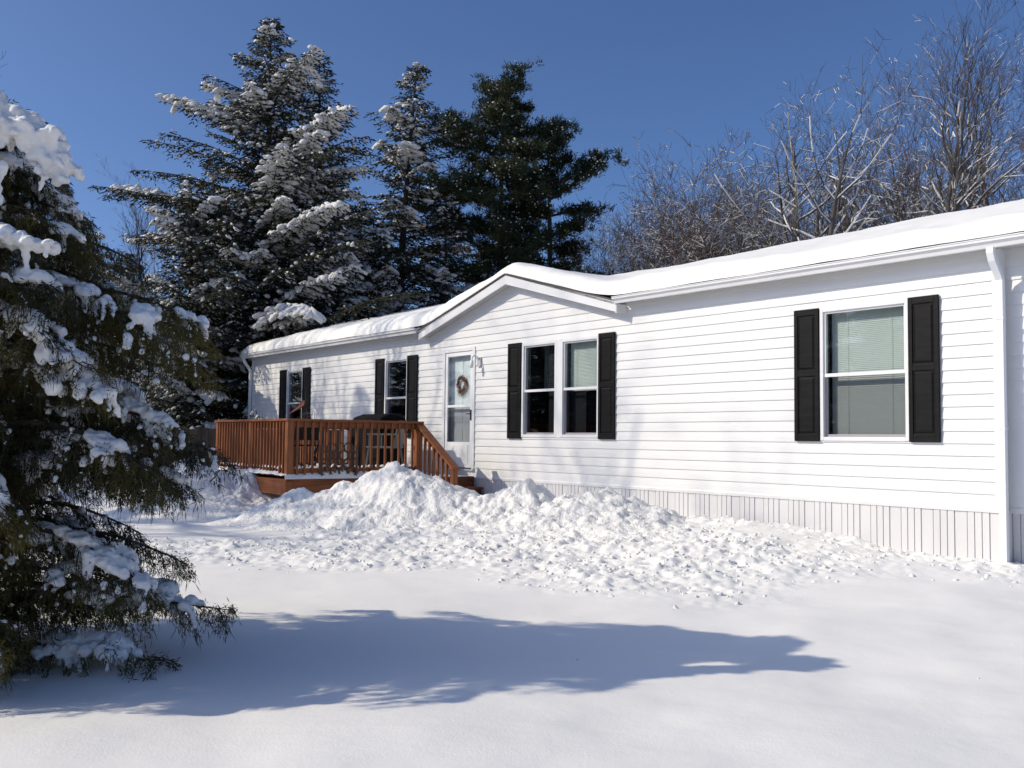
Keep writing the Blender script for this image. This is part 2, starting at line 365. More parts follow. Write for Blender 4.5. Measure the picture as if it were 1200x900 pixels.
# ------------------------------------------------------------------ the house
house = empty('mobile_home', P0, HA)
tag(house, 'long white mobile home with black shutters and snow covered roof', 'house')
U0, U1 = 0.0, 18.85
ZS = .705; ZW = 3.33             # siding bottom, soffit
GU, GHW, GZ0, GZ1 = 8.03, 2.62, 3.345, 4.05
def rooft(u):                     # top of wall under soffit/rake
    return max(ZW, GZ1 - .06 - abs(u - GU) * (GZ1 - GZ0) / GHW)
OPEN = [(.993, 2.114, 1.38, 2.92), (6.93, 7.80, 1.395, 2.905), (5.95, 6.82, 1.395, 2.905), (11.36, 12.22, 1.395, 2.905), (15.92, 16.77, 1.395, 2.905), (9.17, 10.09, .835, 2.93)]
def siding(mb, u0, u1, zb, zt, v, opens, gable=True):
    course = .127; zs = {zb}
    z = zb
    brk = []
    while z < zt: brk += [round(z, 5), round(z + .12 * course, 5), round(z + .5 * course, 5)]; z += course
    allz = sorted(set(brk + [zt] + [round(o[2], 5) for o in opens] + [round(o[3], 5) for o in opens] + [ZW]))
    allz = [q for q in allz if zb <= q <= zt]
    def vv(z, low):   # depth of face: proud at bottom of course
        k = (z - zb) / course; f = k - math.floor(k + 1e-6)
        if f < 1e-3: f = 0 if low else 1
        return v + float(np.interp(f, [0, .12, .5, 1], [.0125, .0118, .008, 0]))
    def ext(z):
        if z <= ZW + 1e-6 or not gable: return u0, u1
        h = GHW * max(0, (GZ1 - .05 - z)) / (GZ1 - GZ0); return GU - h, GU + h
    for a, b in zip(allz[:-1], allz[1:]):
        if b - a < 1e-4: continue
        mid = (a + b) / 2
        ivs = [(0, 1)]
        ea, eb = ext(a) if a > ZW - 1e-6 and b > ZW + 1e-6 else (u0, u1), ext(b)
        if a >= ZW - 1e-6 and gable and b > ZW: 
            ha = GHW * max(0, (GZ1 - .05 - a)) / (GZ1 - GZ0); ea = (GU - ha, GU + ha)
        segs = [(ea[0], ea[1], eb[0], eb[1])]
        for (x0, x1, y0, y1) in sorted(opens):
            if y0 < mid < y1:
                l = segs.pop(); segs += [(l[0], x0, l[2], x0), (x1, l[1], x1, l[3])]
        va, vb = vv(a, True), vv(b, False)
        for (p, q, p2, q2) in segs:
            nseg = max(1, int((q - p) / .9))
            for i in range(nseg):
                s0, s1 = i / nseg, (i + 1) / nseg
                A, B = p + (q - p) * s0, p + (q - p) * s1; A2, B2 = p2 + (q2 - p2) * s0, p2 + (q2 - p2) * s1
                mb.add([(A, va, a), (B, va, a), (B2, vb, b), (A2, vb, b)], [(0, 1, 2, 3)])
            if abs(((a - zb) / course) - round((a - zb) / course)) < 1e-3:   # lower lip of a course
                mb.add([(p, v, a), (q, v, a), (q, va, a), (p, va, a)], [(0, 1, 2, 3)])
                mb.add([(p, va, a), (q, va, a), (q, va, a + .003), (p, va, a + .003)], [(0, 1, 2, 3)])
wm = MB(); siding(wm, U0 + .06, U1 - .06, ZS + .02, GZ1 - .06, 0, OPEN); wall = wm.build('wall', MT['siding'], house)
# ends, back, recessed piece at the right end
em = MB(); siding(em, -.40, -.001, ZS + .02, ZW, -.10, [], False)
em.build('wall', MT['siding'], house)
bm_ = MB(); bm_.box(-.40, -.38, -8.2, -.10, .0, ZW); bm_.box(U1 - .02, U1, -8.2, -.02, 0, ZW); bm_.box(-.38, U1 - .02, -8.22, -8.2, 0, ZW)
bm_.add([(-.39, -8.2, ZW), (-.39, -.1, ZW), (-.39, -4.15, ZW + 1.1)], [(0, 1, 2)]); bm_.add([(U1 - .01, -8.2, ZW), (U1 - .01, 0, ZW), (U1 - .01, -4.15, ZW + 1.1)], [(0, 1, 2)])
bm_.build('back_wall', MT['siding'], house)
# corner posts, starter strip, trims
cm_ = MB(); cm_.box(-.012, .07, -.10, .022, ZS - .035, ZW - .002); cm_.build('corner_trim', MT['trim'], house, bevel=.004)
cm_ = MB(); cm_.box(U1 - .07, U1 + .01, -.10, .022, ZS, ZW - .002); cm_.build('corner_trim', MT['trim'], house, bevel=.004)
st = MB(); st.prism([(-.01, ZS - .035), (.018, ZS - .035), (.022, ZS), (.012, ZS + .0199), (-.01, ZS + .0199)], 'x', .07, U1 - .07); st.box(-.40, -.013, -.13, -.08, ZS - .035, ZS + .0199); st.build('starter_strip', MT['trim'], house)
# skirting: grooved vertical panels
sk = MB(); zt, zb = ZS - .036, -.15
def skirt_run(mb, a, b, v):
    u = a; lastv = v
    while u < b:
        for wd, rib in ((.135, 0), (.078, 1), (.078, 1), (.078, 1)):
            u2 = min(u + wd, b)
            if u2 - u > .02:
                gp = .009
                pv = v + (.008 if rib else .003)
                pts = [(u, v - .012), (u + gp * .5, v - .012), (u + gp, pv), (u2 - .002, pv), (u2, v - .012)]
                for (p, q) in zip(pts[:-1], pts[1:]):
                    mb.add([(p[0], p[1], zb), (q[0], q[1], zb), (q[0], q[1], zt), (p[0], p[1], zt)], [(0, 1, 2, 3)])
            u = u2
            if u >= b: break
skirt_run(sk, .0, U1, 0); skirt_run(sk, -.4, -.002, -.13); sk.build('skirting', MT['skirt'], house)
ck = MB(); ck.box(-.02, .012, -.13, .018, zb, ZS - .001); ck.build('skirting_corner', MT['trim'], house)

# roof deck, soffit, fascia, gutters
slope = .265; OV = .19; ZE = 3.405; VR = -4.15
rf = MB()
for sgn in (0, 1):
    if sgn == 0: pr = [(OV - .02, ZE - .03), (VR, ZE - .03 + slope * (OV - VR)), (VR, ZE + slope * (OV - VR)), (OV - .02, ZE)]
    else: pr = [(VR * 2 - OV, ZE - .03), (VR, ZE - .031 + slope * (OV - VR)), (VR, ZE - .001 + slope * (OV - VR)), (VR * 2 - OV, ZE)]
    if sgn: rf.prism(pr, 'x', -.42, U1 + .12)
    else:
        rf.prism(pr, 'x', -.42, GU - GHW - .01); rf.prism(pr, 'x', GU + GHW + .01, U1 + .12)
        vm = -.03; pr = [(vm, ZE - .03 + slope * (OV - vm)), (VR, ZE - .03 + slope * (OV - VR)), (VR, ZE + slope * (OV - VR)), (vm, ZE + slope * (OV - vm))]
        rf.prism(pr, 'x', GU - GHW - .009, GU + GHW + .009)
# cross gable planes
vb_ = OV - (GZ1 + .02 - ZE) / slope
for sg in (-1, 1):
    a = (GU, OV + .02, GZ1 + .02); b = (GU + sg * (GHW + .03), OV + .02, ZE - .09); c = (GU, vb_, GZ1 + .03)
    d = tuple(np.array(a) - [0, 0, .03]); e = tuple(np.array(b) - [0, 0, .03]); f = tuple(np.array(c) - [0, 0, .03])
    rf.add([a, b, c, d, e, f], [(0, 1, 2), (3, 5, 4), (0, 3, 4, 1), (1, 4, 5, 2), (2, 5, 3, 0)])
rf.build('roof', MT['shingle'], house)
sf = MB()
for a, b in ((-.40, GU - GHW - .04), (GU + GHW + .04, U1 + .08)):
    sf = MB(); sf.box(a, b, -.09, OV - .012, ZW, ZW + .02); sf.build('soffit', MT['fascia'], house)
for a, b in ((-.41, GU - GHW - .03), (GU + GHW + .03, U1 + .1)): 
    fa = MB(); fa.box(a, b, OV - .012, OV + .01, ZW - .012, ZE - .001); fa.build('fascia', MT['fascia'], house)
# gutters (K profile)
for a, b in ((-.42, GU - GHW - .02), (GU + GHW + .05, U1 + .12)):
    gm = MB(); z0 = ZE - .105; y = OV + .011
    gm.prism([(y, z0), (y + .05, z0), (y + .062, z0 + .035), (y + .095, z0 + .06), (y + .095, z0 + .085), (y + .103, z0 + .085), (y + .103, z0 + .095), (y + .088, z0 + .095), (y + .088, z0 + .066), (y + .052, z0 + .04), (y + .044, z0 + .008), (y, z0 + .008)], 'x', a, b)
    for q in (a, b - .004): gm.prism([(y, z0), (y + .05, z0), (y + .062, z0 + .035), (y + .095, z0 + .06), (y + .095, z0 + .09), (y, z0 + .09)], 'x', q, q + .004)
    gm.build('gutter', MT['trim'], house)
# rake boards of the cross gable: front board and soffit under it
for sg in (-1, 1):
    rk = MB(); e = GHW + .02
    def P(t, dz, v): return (GU + sg * e * t, v, GZ1 - (GZ1 - GZ0) * t * (e / GHW) + dz)
    t1 = 1.0
    vs = [P(0, .0, OV + .02), P(t1, .0, OV + .02), P(t1, -.155, OV + .02), P(0, -.155, OV + .02), P(0, .0, OV - .003), P(t1, 0, OV - .003), P(t1, -.155, OV - .003), P(0, -.155, OV - .003)]
    rk.add(vs, [(0, 1, 2, 3), (7, 6, 5, 4), (0, 4, 5, 1), (1, 5, 6, 2), (2, 6, 7, 3), (3, 7, 4, 0)])
    rk.build('rake_board', MT['trim'], house)
    dr = MB()
    vs = [P(0, .022, OV + .04), P(t1, .022, OV + .04), P(t1, .001, OV + .04), P(0, .001, OV + .04), P(0, .022, OV - .003), P(t1, .022, OV - .003), P(t1, .001, OV - .003), P(0, .001, OV - .003)]
    dr.add(vs, [(0, 1, 2, 3), (7, 6, 5, 4), (0, 4, 5, 1), (1, 5, 6, 2), (2, 6, 7, 3), (3, 7, 4, 0)])
    dr.build('drip_edge', MT['shingle'], house)
    rs = MB()
    vs = [P(0, -.10, OV - .003), P(t1, -.10, OV - .003), P(t1, -.10, -.01), P(0, -.10, -.01), P(0, -.12, OV - .003), P(t1, -.12, OV - .003), P(t1, -.12, -.01), P(0, -.12, -.01)]
    rs.add(vs, [(0, 3, 2, 1), (4, 5, 6, 7), (0, 1, 5, 4), (3, 7, 6, 2), (1, 2, 6, 5)])
    rs.build('soffit', MT['fascia'], house)
    # boxed return where the rake meets the eave
    rb = MB(); uu = GU + sg * (e + .0); rb.box(uu - .012, uu + .012, -.005, OV + .02, ZW - .16, ZE - .105)
    rb.build('eave_return', MT['trim'], house)
# downspouts
def downspout(u, lead):
    d = MB(); z0 = ZE - .10
    pts = [(u, OV + .05, z0), (u, OV + .05, z0 - .05), (u, OV + .02, z0 - .12), (u, .11, z0 - .24), (u, .066, z0 - .31), (u, .066, .05)]
    hw, hd = .037, .027; vs = []; fs = []
    for i, p in enumerate(pts):
        a = Vector(pts[max(i - 1, 0)]); b = Vector(pts[min(i + 1, len(pts) - 1)]); t = (b - a).normalized(); nn = Vector((1, 0, 0)).cross(t)
        for sx, sy in ((-1, -1), (1, -1), (1, 1), (-1, 1)): vs.append(Vector(p) + Vector((sx * hw, 0, 0)) + nn * sy * hd)
    for i in range(len(pts) - 1):
        for k in range(4): fs.append((i * 4 + k, i * 4 + (k + 1) % 4, i * 4 + 4 + (k + 1) % 4, i * 4 + 4 + k))
    fs += [(3, 2, 1, 0), tuple(range(len(vs) - 4, len(vs)))]
    d.add(vs, fs); o = d.build('downspout', MT['downspout'], house, bevel=.004)
    for z in (2.6, 1.5): 
        s_ = MB(); s_.box(u - .042, u + .042, .036, .097, z, z + .025); s_.build('strap', MT['trim'], o)
downspout(-.035, 1); downspout(U1 - .02, 1)

# windows
def window(u0, u1, z0, z1, blind, room):
    f = MB(); fw = .042; v0, v1 = -.075, .026
    f.box(u0 - .004, u0 + fw, v0, v1, z0, z1); f.box(u1 - fw, u1 + .004, v0, v1, z0, z1)
    f.box(u0 + fw, u1 - fw, v0, v1 - .001, z0 - .004, z0 + fw); f.box(u0 + fw, u1 - fw, v0, v1 - .001, z1 - fw, z1 + .004)
    win = f.build('window', MT['trim'], house, bevel=.004)
    zm = 2.135; a, b = u0 + fw, u1 - fw
    us = MB(); sw = .022
    us.box(a, b, -.022, .006, zm - .018, zm + .022); us.box(a, a + sw, -.022, .002, zm + .022, z1 - fw); us.box(b - sw, b, -.022, .002, zm + .022, z1 - fw); us.box(a + sw, b - sw, -.022, .001, z1 - fw - sw, z1 - fw)
    us.build('upper_sash', MT['trim'], win, bevel=.002)
    ls = MB(); ls.box(a, a + sw, -.05, -.024, z0 + fw, zm - .018); ls.box(b - sw, b, -.05, -.024, z0 + fw, zm - .018); ls.box(a + sw, b - sw, -.051, -.025, z0 + fw, z0 + fw + .03)
    ls.build('lower_sash', MT['trim'], win, bevel=.002)
    p = MB(); p.add([(a, -.012, zm), (b, -.012, zm), (b, -.012, z1 - fw), (a, -.012, z1 - fw)], [(3, 2, 1, 0)]); p.build('pane', MT['glass'], win)
    p = MB(); p.add([(a, -.036, z0 + fw), (b, -.036, z0 + fw), (b, -.036, zm), (a, -.036, zm)], [(3, 2, 1, 0)]); p.build('pane', MT['glass'], win)
    p = MB(); p.add([(a, -.014, z0 + fw), (b, -.014, z0 + fw), (b, -.014, zm - .018), (a, -.014, zm - .018)], [(3, 2, 1, 0)]); p.build('insect_screen', MT['screen'], win)
    # room behind: jambs and back
    r = MB(); D = -.9 
    x0, x1, y0, y1 = u0, u1, z0, z1
    r.add([(x0, v0, y0), (x1, v0, y0), (x1, v0, y1), (x0, v0, y1), (x0, -.16, y0), (x1, -.16, y0), (x1, -.16, y1), (x0, -.16, y1)], [(0, 4, 5, 1), (1, 5, 6, 2), (2, 6, 7, 3), (3, 7, 4, 0)])
    r.build('reveal', MT['roomwall'], win)
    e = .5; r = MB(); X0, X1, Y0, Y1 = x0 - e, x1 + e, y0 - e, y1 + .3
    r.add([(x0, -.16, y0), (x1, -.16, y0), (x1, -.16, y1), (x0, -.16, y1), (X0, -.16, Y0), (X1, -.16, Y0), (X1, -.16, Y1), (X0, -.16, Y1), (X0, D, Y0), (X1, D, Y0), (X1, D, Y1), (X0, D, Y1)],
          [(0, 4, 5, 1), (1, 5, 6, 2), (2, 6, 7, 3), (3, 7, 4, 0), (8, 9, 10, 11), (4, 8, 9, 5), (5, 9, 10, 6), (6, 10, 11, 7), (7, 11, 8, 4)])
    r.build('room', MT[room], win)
    if blind is not None:
        zb_, v_, mt = blind
        bl = MB(); z = z1 - .05; bl.box(x0 + .05, x1 - .05, v_ - .03, v_ + .02, z - .0, z + .045)
        while z > zb_:
            ang = 1.12; h = .0125
            bl.add([(x0 + .06, v_ - h * math.cos(ang), z + h * math.sin(ang)), (x1 - .06, v_ - h * math.cos(ang), z + h * math.sin(ang)), (x1 - .06, v_ + h * math.cos(ang), z - h * math.sin(ang)), (x0 + .06, v_ + h * math.cos(ang), z - h * math.sin(ang))], [(0, 1, 2, 3)])
            z -= .021
        for q in (.25, .75): bl.box(x0 + (x1 - x0) * q, x0 + (x1 - x0) * q + .003, v_ + .012, v_ + .015, zb_, z1)
        bl.build('blind', MT[mt], win)
    return win
window(*OPEN[0], (1.43, -.13, 'blind'), 'roomwall')
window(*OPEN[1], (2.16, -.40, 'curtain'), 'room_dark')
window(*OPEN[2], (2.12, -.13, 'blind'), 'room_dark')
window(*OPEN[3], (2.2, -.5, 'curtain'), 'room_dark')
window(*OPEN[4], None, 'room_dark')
for ex in ((7.80, 6.93), (6.82, 5.95)): pass
# mullion between the double windows
mm = MB(); mm.box(6.824, 6.926, .001, .024, 1.385, 2.915); mm.build('window_mullion', MT['trim'], house, bevel=.003)
def shutter(u0, u1):
    z0, z1 = 1.37, 2.93; s = MB(); w_ = .05; a, b = .02, .045
    s.box(u0, u1, a, a + .012, z0, z1)
    s.box(u0, u0 + w_, a + .012, b, z0, z1); s.box(u1 - w_, u1, a + .012, b, z0, z1)
    zm = 2.17
    for (p, q) in ((z0, z0 + .085), (zm - .035, zm + .035), (z1 - .075, z1)): s.box(u0 + w_, u1 - w_, a + .012, b - .001, p, q)
    sh = s.build('shutter', MT['shutter'], house, bevel=.003)
    for (p, q) in ((z0 + .085, zm - .035), (zm + .035, z1 - .075)):
        m = MB(); i = .012; j = .035; x0, x1 = u0 + w_ + i, u1 - w_ - i; y0, y1 = p + i, q - i
        m.add([(x0, a + .012, y0), (x1, a + .012, y0), (x1, a + .012, y1), (x0, a + .012, y1), (x0 + j - i, a + .026, y0 + j - i), (x1 - j + i, a + .026, y0 + j - i), (x1 - j + i, a + .026, y1 - j + i), (x0 + j - i, a + .026, y1 - j + i)],
              [(4, 5, 6, 7), (0, 1, 5, 4), (1, 2, 6, 5), (2, 3, 7, 6), (3, 0, 4, 7)])
        m.build('raised_panel', MT['shutter'], sh)
for s_ in ((.635, .985), (2.122, 2.465), (7.81, 8.16), (5.595, 5.942), (10.995, 11.352), (12.228, 12.575), (15.53, 15.90), (16.78, 17.13)): shutter(*s_)

# door
du0, du1, dz0, dz1 = 9.17, 10.09, .835, 2.93
t = MB(); t.box(du0 - .045, du0 + .03, -.02, .028, dz0, dz1 + .03); t.box(du1 - .03, du1 + .045, -.02, .028, dz0, dz1 + .03); t.box(du0 + .03, du1 - .03, -.02, .027, dz1 - .035, dz1 + .03)
t.build('door_trim', MT['trim'], house, bevel=.004)
r = MB(); r.add([(du0, -.02, dz0), (du1, -.02, dz0), (du1, -.02, dz1), (du0, -.02, dz1), (du0, -.16, dz0), (du1, -.16, dz0), (du1, -.16, dz1), (du0, -.16, dz1)], [(0, 4, 5, 1), (1, 5, 6, 2), (2, 6, 7, 3), (3, 7, 4, 0)])
r.build('door_jamb', MT['trim'], house)
s = MB(); a, b = du0 + .035, du1 - .035; v0, v1 = -.012, .012; k = .07
s.box(a, a + k, v0, v1, dz0 + .02, dz1 - .04); s.box(b - k, b, v0, v1, dz0 + .02, dz1 - .04)
s.box(a + k, b - k, v0, v1 - .001, dz1 - .11, dz1 - .04); s.box(a + k, b - k, v0, v1 - .001, 1.91, 1.955); s.box(a + k, b - k, v0, v1 - .001, dz0 + .02, 1.30)
sd = s.build('storm_door', MT['door_white'], house, bevel=.004)
s = MB(); s.box(a + k + .05, b - k - .05, v1 - .0015, v1 + .006, dz0 + .08, 1.25); s.build('kick_panel', MT['door_white'], sd, bevel=.004)
p = MB(); p.add([(a + k, 0, 1.955), (b - k, 0, 1.955), (b - k, 0, dz1 - .11), (a + k, 0, dz1 - .11)], [(3, 2, 1, 0)]); p.build('pane', MT['glass'], sd)
p = MB(); p.add([(a + k, 0, 1.30), (b - k, 0, 1.30), (b - k, 0, 1.91), (a + k, 0, 1.91)], [(3, 2, 1, 0)]); p.build('pane', MT['glass'], sd)
p = MB(); p.add([(a + k, .004, 1.30), (b - k, .004, 1.30), (b - k, .004, 1.91), (a + k, .004, 1.91)], [(3, 2, 1, 0)]); p.build('insect_screen', MT['screen'], sd)
h = MB(); h.box(a + .02, a + .05, v1, v1 + .012, 1.68, 1.86); h.tube([(a + .035, v1 + .012, 1.79), (a + .035, v1 + .05, 1.79), (a + .06, v1 + .055, 1.79), (a + .12, v1 + .05, 1.79)], .009, 8); h.build('handle', MT['iron'], sd)
d = MB(); d.box(du0 + .03, du1 - .03, -.15, -.11, dz0 + .02, dz1 - .03); idoor = d.build('inner_door', MT['door_white'], house)
for (x0, x1) in ((du0 + .12, du0 + .42), (du0 + .50, du0 + .80)):
    for (y0, y1) in ((.95, 1.55), (1.65, 2.35), (2.45, 2.78)):
        d = MB(); d.box(x0, x1, -.1105, -.103, y0, y1); d.build('door_panel', MT['door_white'], idoor, bevel=.005)
sill = MB(); sill.box(du0 - .045, du1 + .045, -.02, .05, dz0 - .03, dz0 - .001); sill.build('threshold', MT['alu'], house)
# porch light
l = MB(); lu, lz = 9.0, 2.66
l.box(lu - .05, lu + .05, .014, .035, lz - .06, lz + .10); l.tube([(lu, .03, lz + .05), (lu, .07, lz + .11), (lu, .13, lz + .125), (lu, .17, lz + .09), (lu, .18, lz + .03)], .012, 8)
pl = l.build('porch_light', MT['alu'], house, smooth=False)
l = MB(); l.tube([(lu, .18, lz + .05), (lu, .18, lz + .03), (lu, .18, lz - .02), (lu, .18, lz - .09)], [.012, .030, .034, .026], 10); l.build('lamp_shade', MT['trim'], pl, smooth=True)

# wreath on the inner door
wr = MB(); rr = random.Random(4); wc = Vector((9.66, -.085, 2.33))
for i in range(150):
    a = rr.uniform(0, 2 * math.pi); R1 = .10 + rr.uniform(-.018, .025); t = rr.uniform(.2, .55)
    p = wc + Vector((math.cos(a) * R1, rr.uniform(-.01, .02), math.sin(a) * R1)); q = wc + Vector((math.cos(a + t) * (R1 + rr.uniform(.0, .07)), rr.uniform(-.01, .035), math.sin(a + t) * (R1 + rr.uniform(0, .07)) - rr.uniform(0, .04)))
    wr.tube([p, (p + q) / 2 + Vector((0, .01, 0)), q], [.006, .005, .002], 4)
wre = empty('wreath', W(9.66, -.1, 2.33), HA); tag(wre, 'round twig wreath with red berries hanging on the front door', 'wreath')
o = wr.build('twig_ring', MT['twig'], wre); o.location = -Vector((9.66, -.1, 2.33))
be = MB()
for i in range(60):
    a = rr.uniform(0, 2 * math.pi); R1 = .105 + rr.uniform(-.03, .045); p = wc + Vector((math.cos(a) * R1, .02 + rr.uniform(-.01, .02), math.sin(a) * R1))
    be.add([p + Vector(q) * .010 for q in ICO0[0]], [tuple(q) for q in ICO0[1].tolist()])
o = be.build('berries', MT['berry'], wre, True); o.location = -Vector((9.66, -.1, 2.33))
be = MB()
for i in range(70):
    a = rr.uniform(0, 2 * math.pi); p = wc + Vector((math.cos(a) * .12, .02, math.sin(a) * .12)); be.tube([p, p + Vector((math.cos(a + .6) * .07, .015, math.sin(a + .6) * .07 - .05))], [.005, .001], 3)
o = be.build('straw', MT['straw'], wre); o.location = -Vector((9.66, -.1, 2.33))

# ------------------------------------------------------------------ snow on the roof
def roof_base(u, v):
    main = ZE + slope * (OV - np.minimum(v, OV - .02))
    main = np.where(v < VR, ZE + slope * (OV - VR) - slope * (VR - v), main)
    gb = GZ1 + .03 - np.abs(u - GU) * (GZ1 - GZ0) / GHW
    k = .16   # smooth maximum
    h = np.clip(.5 + .5 * (gb - main) / k, 0, 1)
    return main * (1 - h) + gb * h + k * h * (1 - h) * .9
ua = np.concatenate([np.arange(-.50, U1 + .20, .05)]); va = np.concatenate([np.array([.44, .435, .42, .40, .37, .33, .28]), np.arange(.22, -4.2, -.08), np.arange(-4.3, -8.8, -.3)])
UU, VV = np.meshgrid(ua, va)
gm_ = (np.abs(UU - GU) < GHW + .1)
edge = .275 + .024 * fbm(UU * 1.6, VV * 0 + 3, 4, 210) * 2 - .07 * sstep(GHW + .25, GHW - .1, np.abs(UU - GU))
VV2 = np.where(VV > .0, VV * edge / .44, VV)
dfe = np.clip(edge - VV2, 0, 10)
leftness = sstep(9, 12, UU)
th = .22 + .07 * fbm(UU * .5, VV * .5, 3, 220) + .02 * fbm(UU * 2.2, VV2 * 2.2, 3, 230) + .05 * leftness + .03 * leftness * fbm(UU * 2.4, VV2 * .8, 3, 236)
rr_ = np.sqrt(np.clip(1 - (1 - np.clip(dfe / .26, 0, 1)) ** 2, 0, 1))
de = np.minimum(UU + .50, U1 + .20 - UU); re = np.sqrt(np.clip(1 - (1 - np.clip(de / .25, 0, 1)) ** 2, 0, 1))
top = roof_base(UU, VV2) + np.clip(th * rr_ * re, .0, 1)
front = VV2 > .2

nx, ny = len(ua), len(va)
Vt = np.stack([UU, VV2, top], -1).reshape(-1, 3)
bot = roof_base(UU, VV2) + .012
Vb = np.stack([UU, VV2, np.minimum(bot, top - .002)], -1).reshape(-1, 3)
F = grid_faces(nx, ny); Fb = F[:, ::-1] + nx * ny
i = np.arange(nx - 1); e1 = np.stack([i, i + nx * ny, i + 1 + nx * ny, i + 1], 1); b0 = (ny - 1) * nx; e2 = np.stack([b0 + i + 1, b0 + i + 1 + nx * ny, b0 + i + nx * ny, b0 + i], 1)
j = np.arange(ny - 1) * nx; e3 = np.stack([j + nx, j + nx + nx * ny, j + nx * ny, j], 1); e4 = e3[:, ::-1] + nx - 1
F = np.concatenate([F, Fb, e1, e2, e3, e4])[:, ::-1]
rs = link('snow_blanket', mesh_np('snow_blanket', Vt.tolist() + Vb.tolist(), F, MT['snow_roof'], True)); rs.location = P0; rs.rotation_euler = (0, 0, HA)
tag(rs, 'thick smooth layer of snow lying along the whole house roof', 'snow', kind='stuff')

# ------------------------------------------------------------------ deck
deck = empty('wooden_deck', P0, HA); tag(deck, 'reddish stained wooden deck with baluster railing and stairs by the front door', 'deck')
DU0, DU1, DV = 9.16, 12.02, 3.43; ZF = .715; ZR = 1.635
f = MB(); v = .02
while v < DV + .02:
    f.box(DU0 - .05, DU1 + .02, v, min(v + .137, DV + .06), ZF - .035, ZF); v += .142
f.build('floor_boards', MT['wood_h'], deck)
f = MB(); f.box(DU0 - .03, DU0 + .01, .02, DV + .02, ZF - .24, ZF - .036); f.box(DU0 - .03, DU1 + .02, DV + .02, DV + .06, ZF - .24, ZF - .036); f.box(DU1 - .02, DU1 + .02, .02, DV + .02, ZF - .24, ZF - .036)
f.build('rim_joist', MT['wood_h'], deck, bevel=.003)
f = MB()
for (u, v) in ((DU0 + .06, DV - .1), (DU1 - .1, DV - .1), (DU0 + .06, 1.2), (10.6, DV - .1), (10.6, 1.2), (DU1 - .1, 1.2)): 
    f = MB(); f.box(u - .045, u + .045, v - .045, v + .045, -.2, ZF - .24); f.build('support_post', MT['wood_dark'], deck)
def post(u, v, z0, z1, w_=.045):
    p = MB(); p.box(u - w_, u + w_, v - w_, v + w_, z0, z1); return p.build('post', MT['wood'], deck, bevel=.004)
post(DU0, DV, ZF - .2, ZR - .036, .05); post(DU0, 1.136, ZF - .2, ZR - .036, .05); post(10.58, DV, ZF - .2, ZR - .036); post(DU1, DV, ZF - .2, ZR - .036); post(DU0, 2.28, ZF + .0, ZR - .12, .02)
post(DU1, .12, ZF - .2, ZR - .036); post(DU1, 1.8, ZF - .2, ZR - .036)
def rail(mb_list, p, q, zt_, mt):
    pass
r_ = MB(); r_.box(DU0 - .07, DU1 + .07, DV - .07, DV + .07, ZR - .036, ZR); r_.build('handrail', MT['wood_h'], deck, bevel=.004)
r_ = MB(); r_.box(DU0 - .07, DU0 + .07, 1.06, DV - .0705, ZR - .0365, ZR - .0005); r_.build('handrail', MT['wood_h'], deck, bevel=.004)
r_ = MB(); r_.box(DU1 - .07, DU1 + .07, .03, DV - .0705, ZR - .0365, ZR - .0005); r_.build('handrail', MT['wood_h'], deck, bevel=.004)
for (zz0, zz1, off) in ((ZR - .13, ZR - .037, .0), (ZF + .075, ZF + .165, .0)):
    b = MB()
    for a_, b_ in ((DU0 + .05, 10.58 - .045), (10.58 + .045, DU1 - .045)): b.box(a_, b_, DV - .019, DV + .019, zz0, zz1)
    b.box(DU0 - .019, DU0 + .019, 1.136 + .05, DV - .05, zz0, zz1); b.box(DU1 - .019, DU1 + .019, .165, DV - .045, zz0, zz1)
    b.build('rail_board', MT['wood_h'], deck)
def balus(u, v, n_, z0=ZF + .04, z1=ZR - .05):
    p = MB(); p.box(u - .016 + n_[0] * .037, u + .016 + n_[0] * .037, v - .016 + n_[1] * .037, v + .016 + n_[1] * .037, z0, z1); p.build('baluster', MT['wood'], deck)
u = DU0 + .12
while u < DU1 - .05:
    if abs(u - 10.58) > .05: balus(u, DV, (0, 1))
    u += .118
v = 1.136 + .13
while v < DV - .08: balus(DU0, v, (-1, 0)); v += .128
v = .25
while v < DV - .08: balus(DU1, v, (1, 0)); v += .16
# stairs going down to the right beside the wall
nst = 4; rise = .172; run = .268
for i in range(1, nst):
    zt_ = ZF - rise * i; ua_, ub_ = DU0 - .05 - run * i, DU0 - .05 - run * (i - 1)
    t = MB(); t.box(ua_ - .02, ub_, .03, 1.14, zt_ - .036, zt_); t.build('stair_tread', MT['wood_h'], deck, bevel=.003)
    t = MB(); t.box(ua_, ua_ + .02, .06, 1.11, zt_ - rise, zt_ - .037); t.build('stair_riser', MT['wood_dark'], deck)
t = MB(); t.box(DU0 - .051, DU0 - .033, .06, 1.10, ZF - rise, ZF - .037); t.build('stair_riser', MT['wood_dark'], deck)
for v in (.03, 1.11):
    s = MB(); pr = [(DU0 - .052, ZF - .04), (DU0 - .052, ZF - .30), (DU0 - .05 - run * 3.9, -.1), (DU0 - .05 - run * 3.9, ZF - .04 - rise * 3.9)]
    zig = [(DU0 - .052, ZF - rise - .037)]
    s.prism([(DU0 - .06, ZF - .2 - rise * .0), (DU0 - .06, ZF - .55), (DU0 - .05 - run * 3.4, -.15), (DU0 - .05 - run * 3.4, ZF - .21 - rise * 3)], 'y', v - .0, v + .03) 
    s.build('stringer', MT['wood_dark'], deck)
NU = 8.08; post(NU, 1.136, -.1, .86, .045)
a = Vector((DU0 - .03, 1.136, ZR - .02)); b = Vector((NU - .06, 1.136, .90)); dd = (b - a)
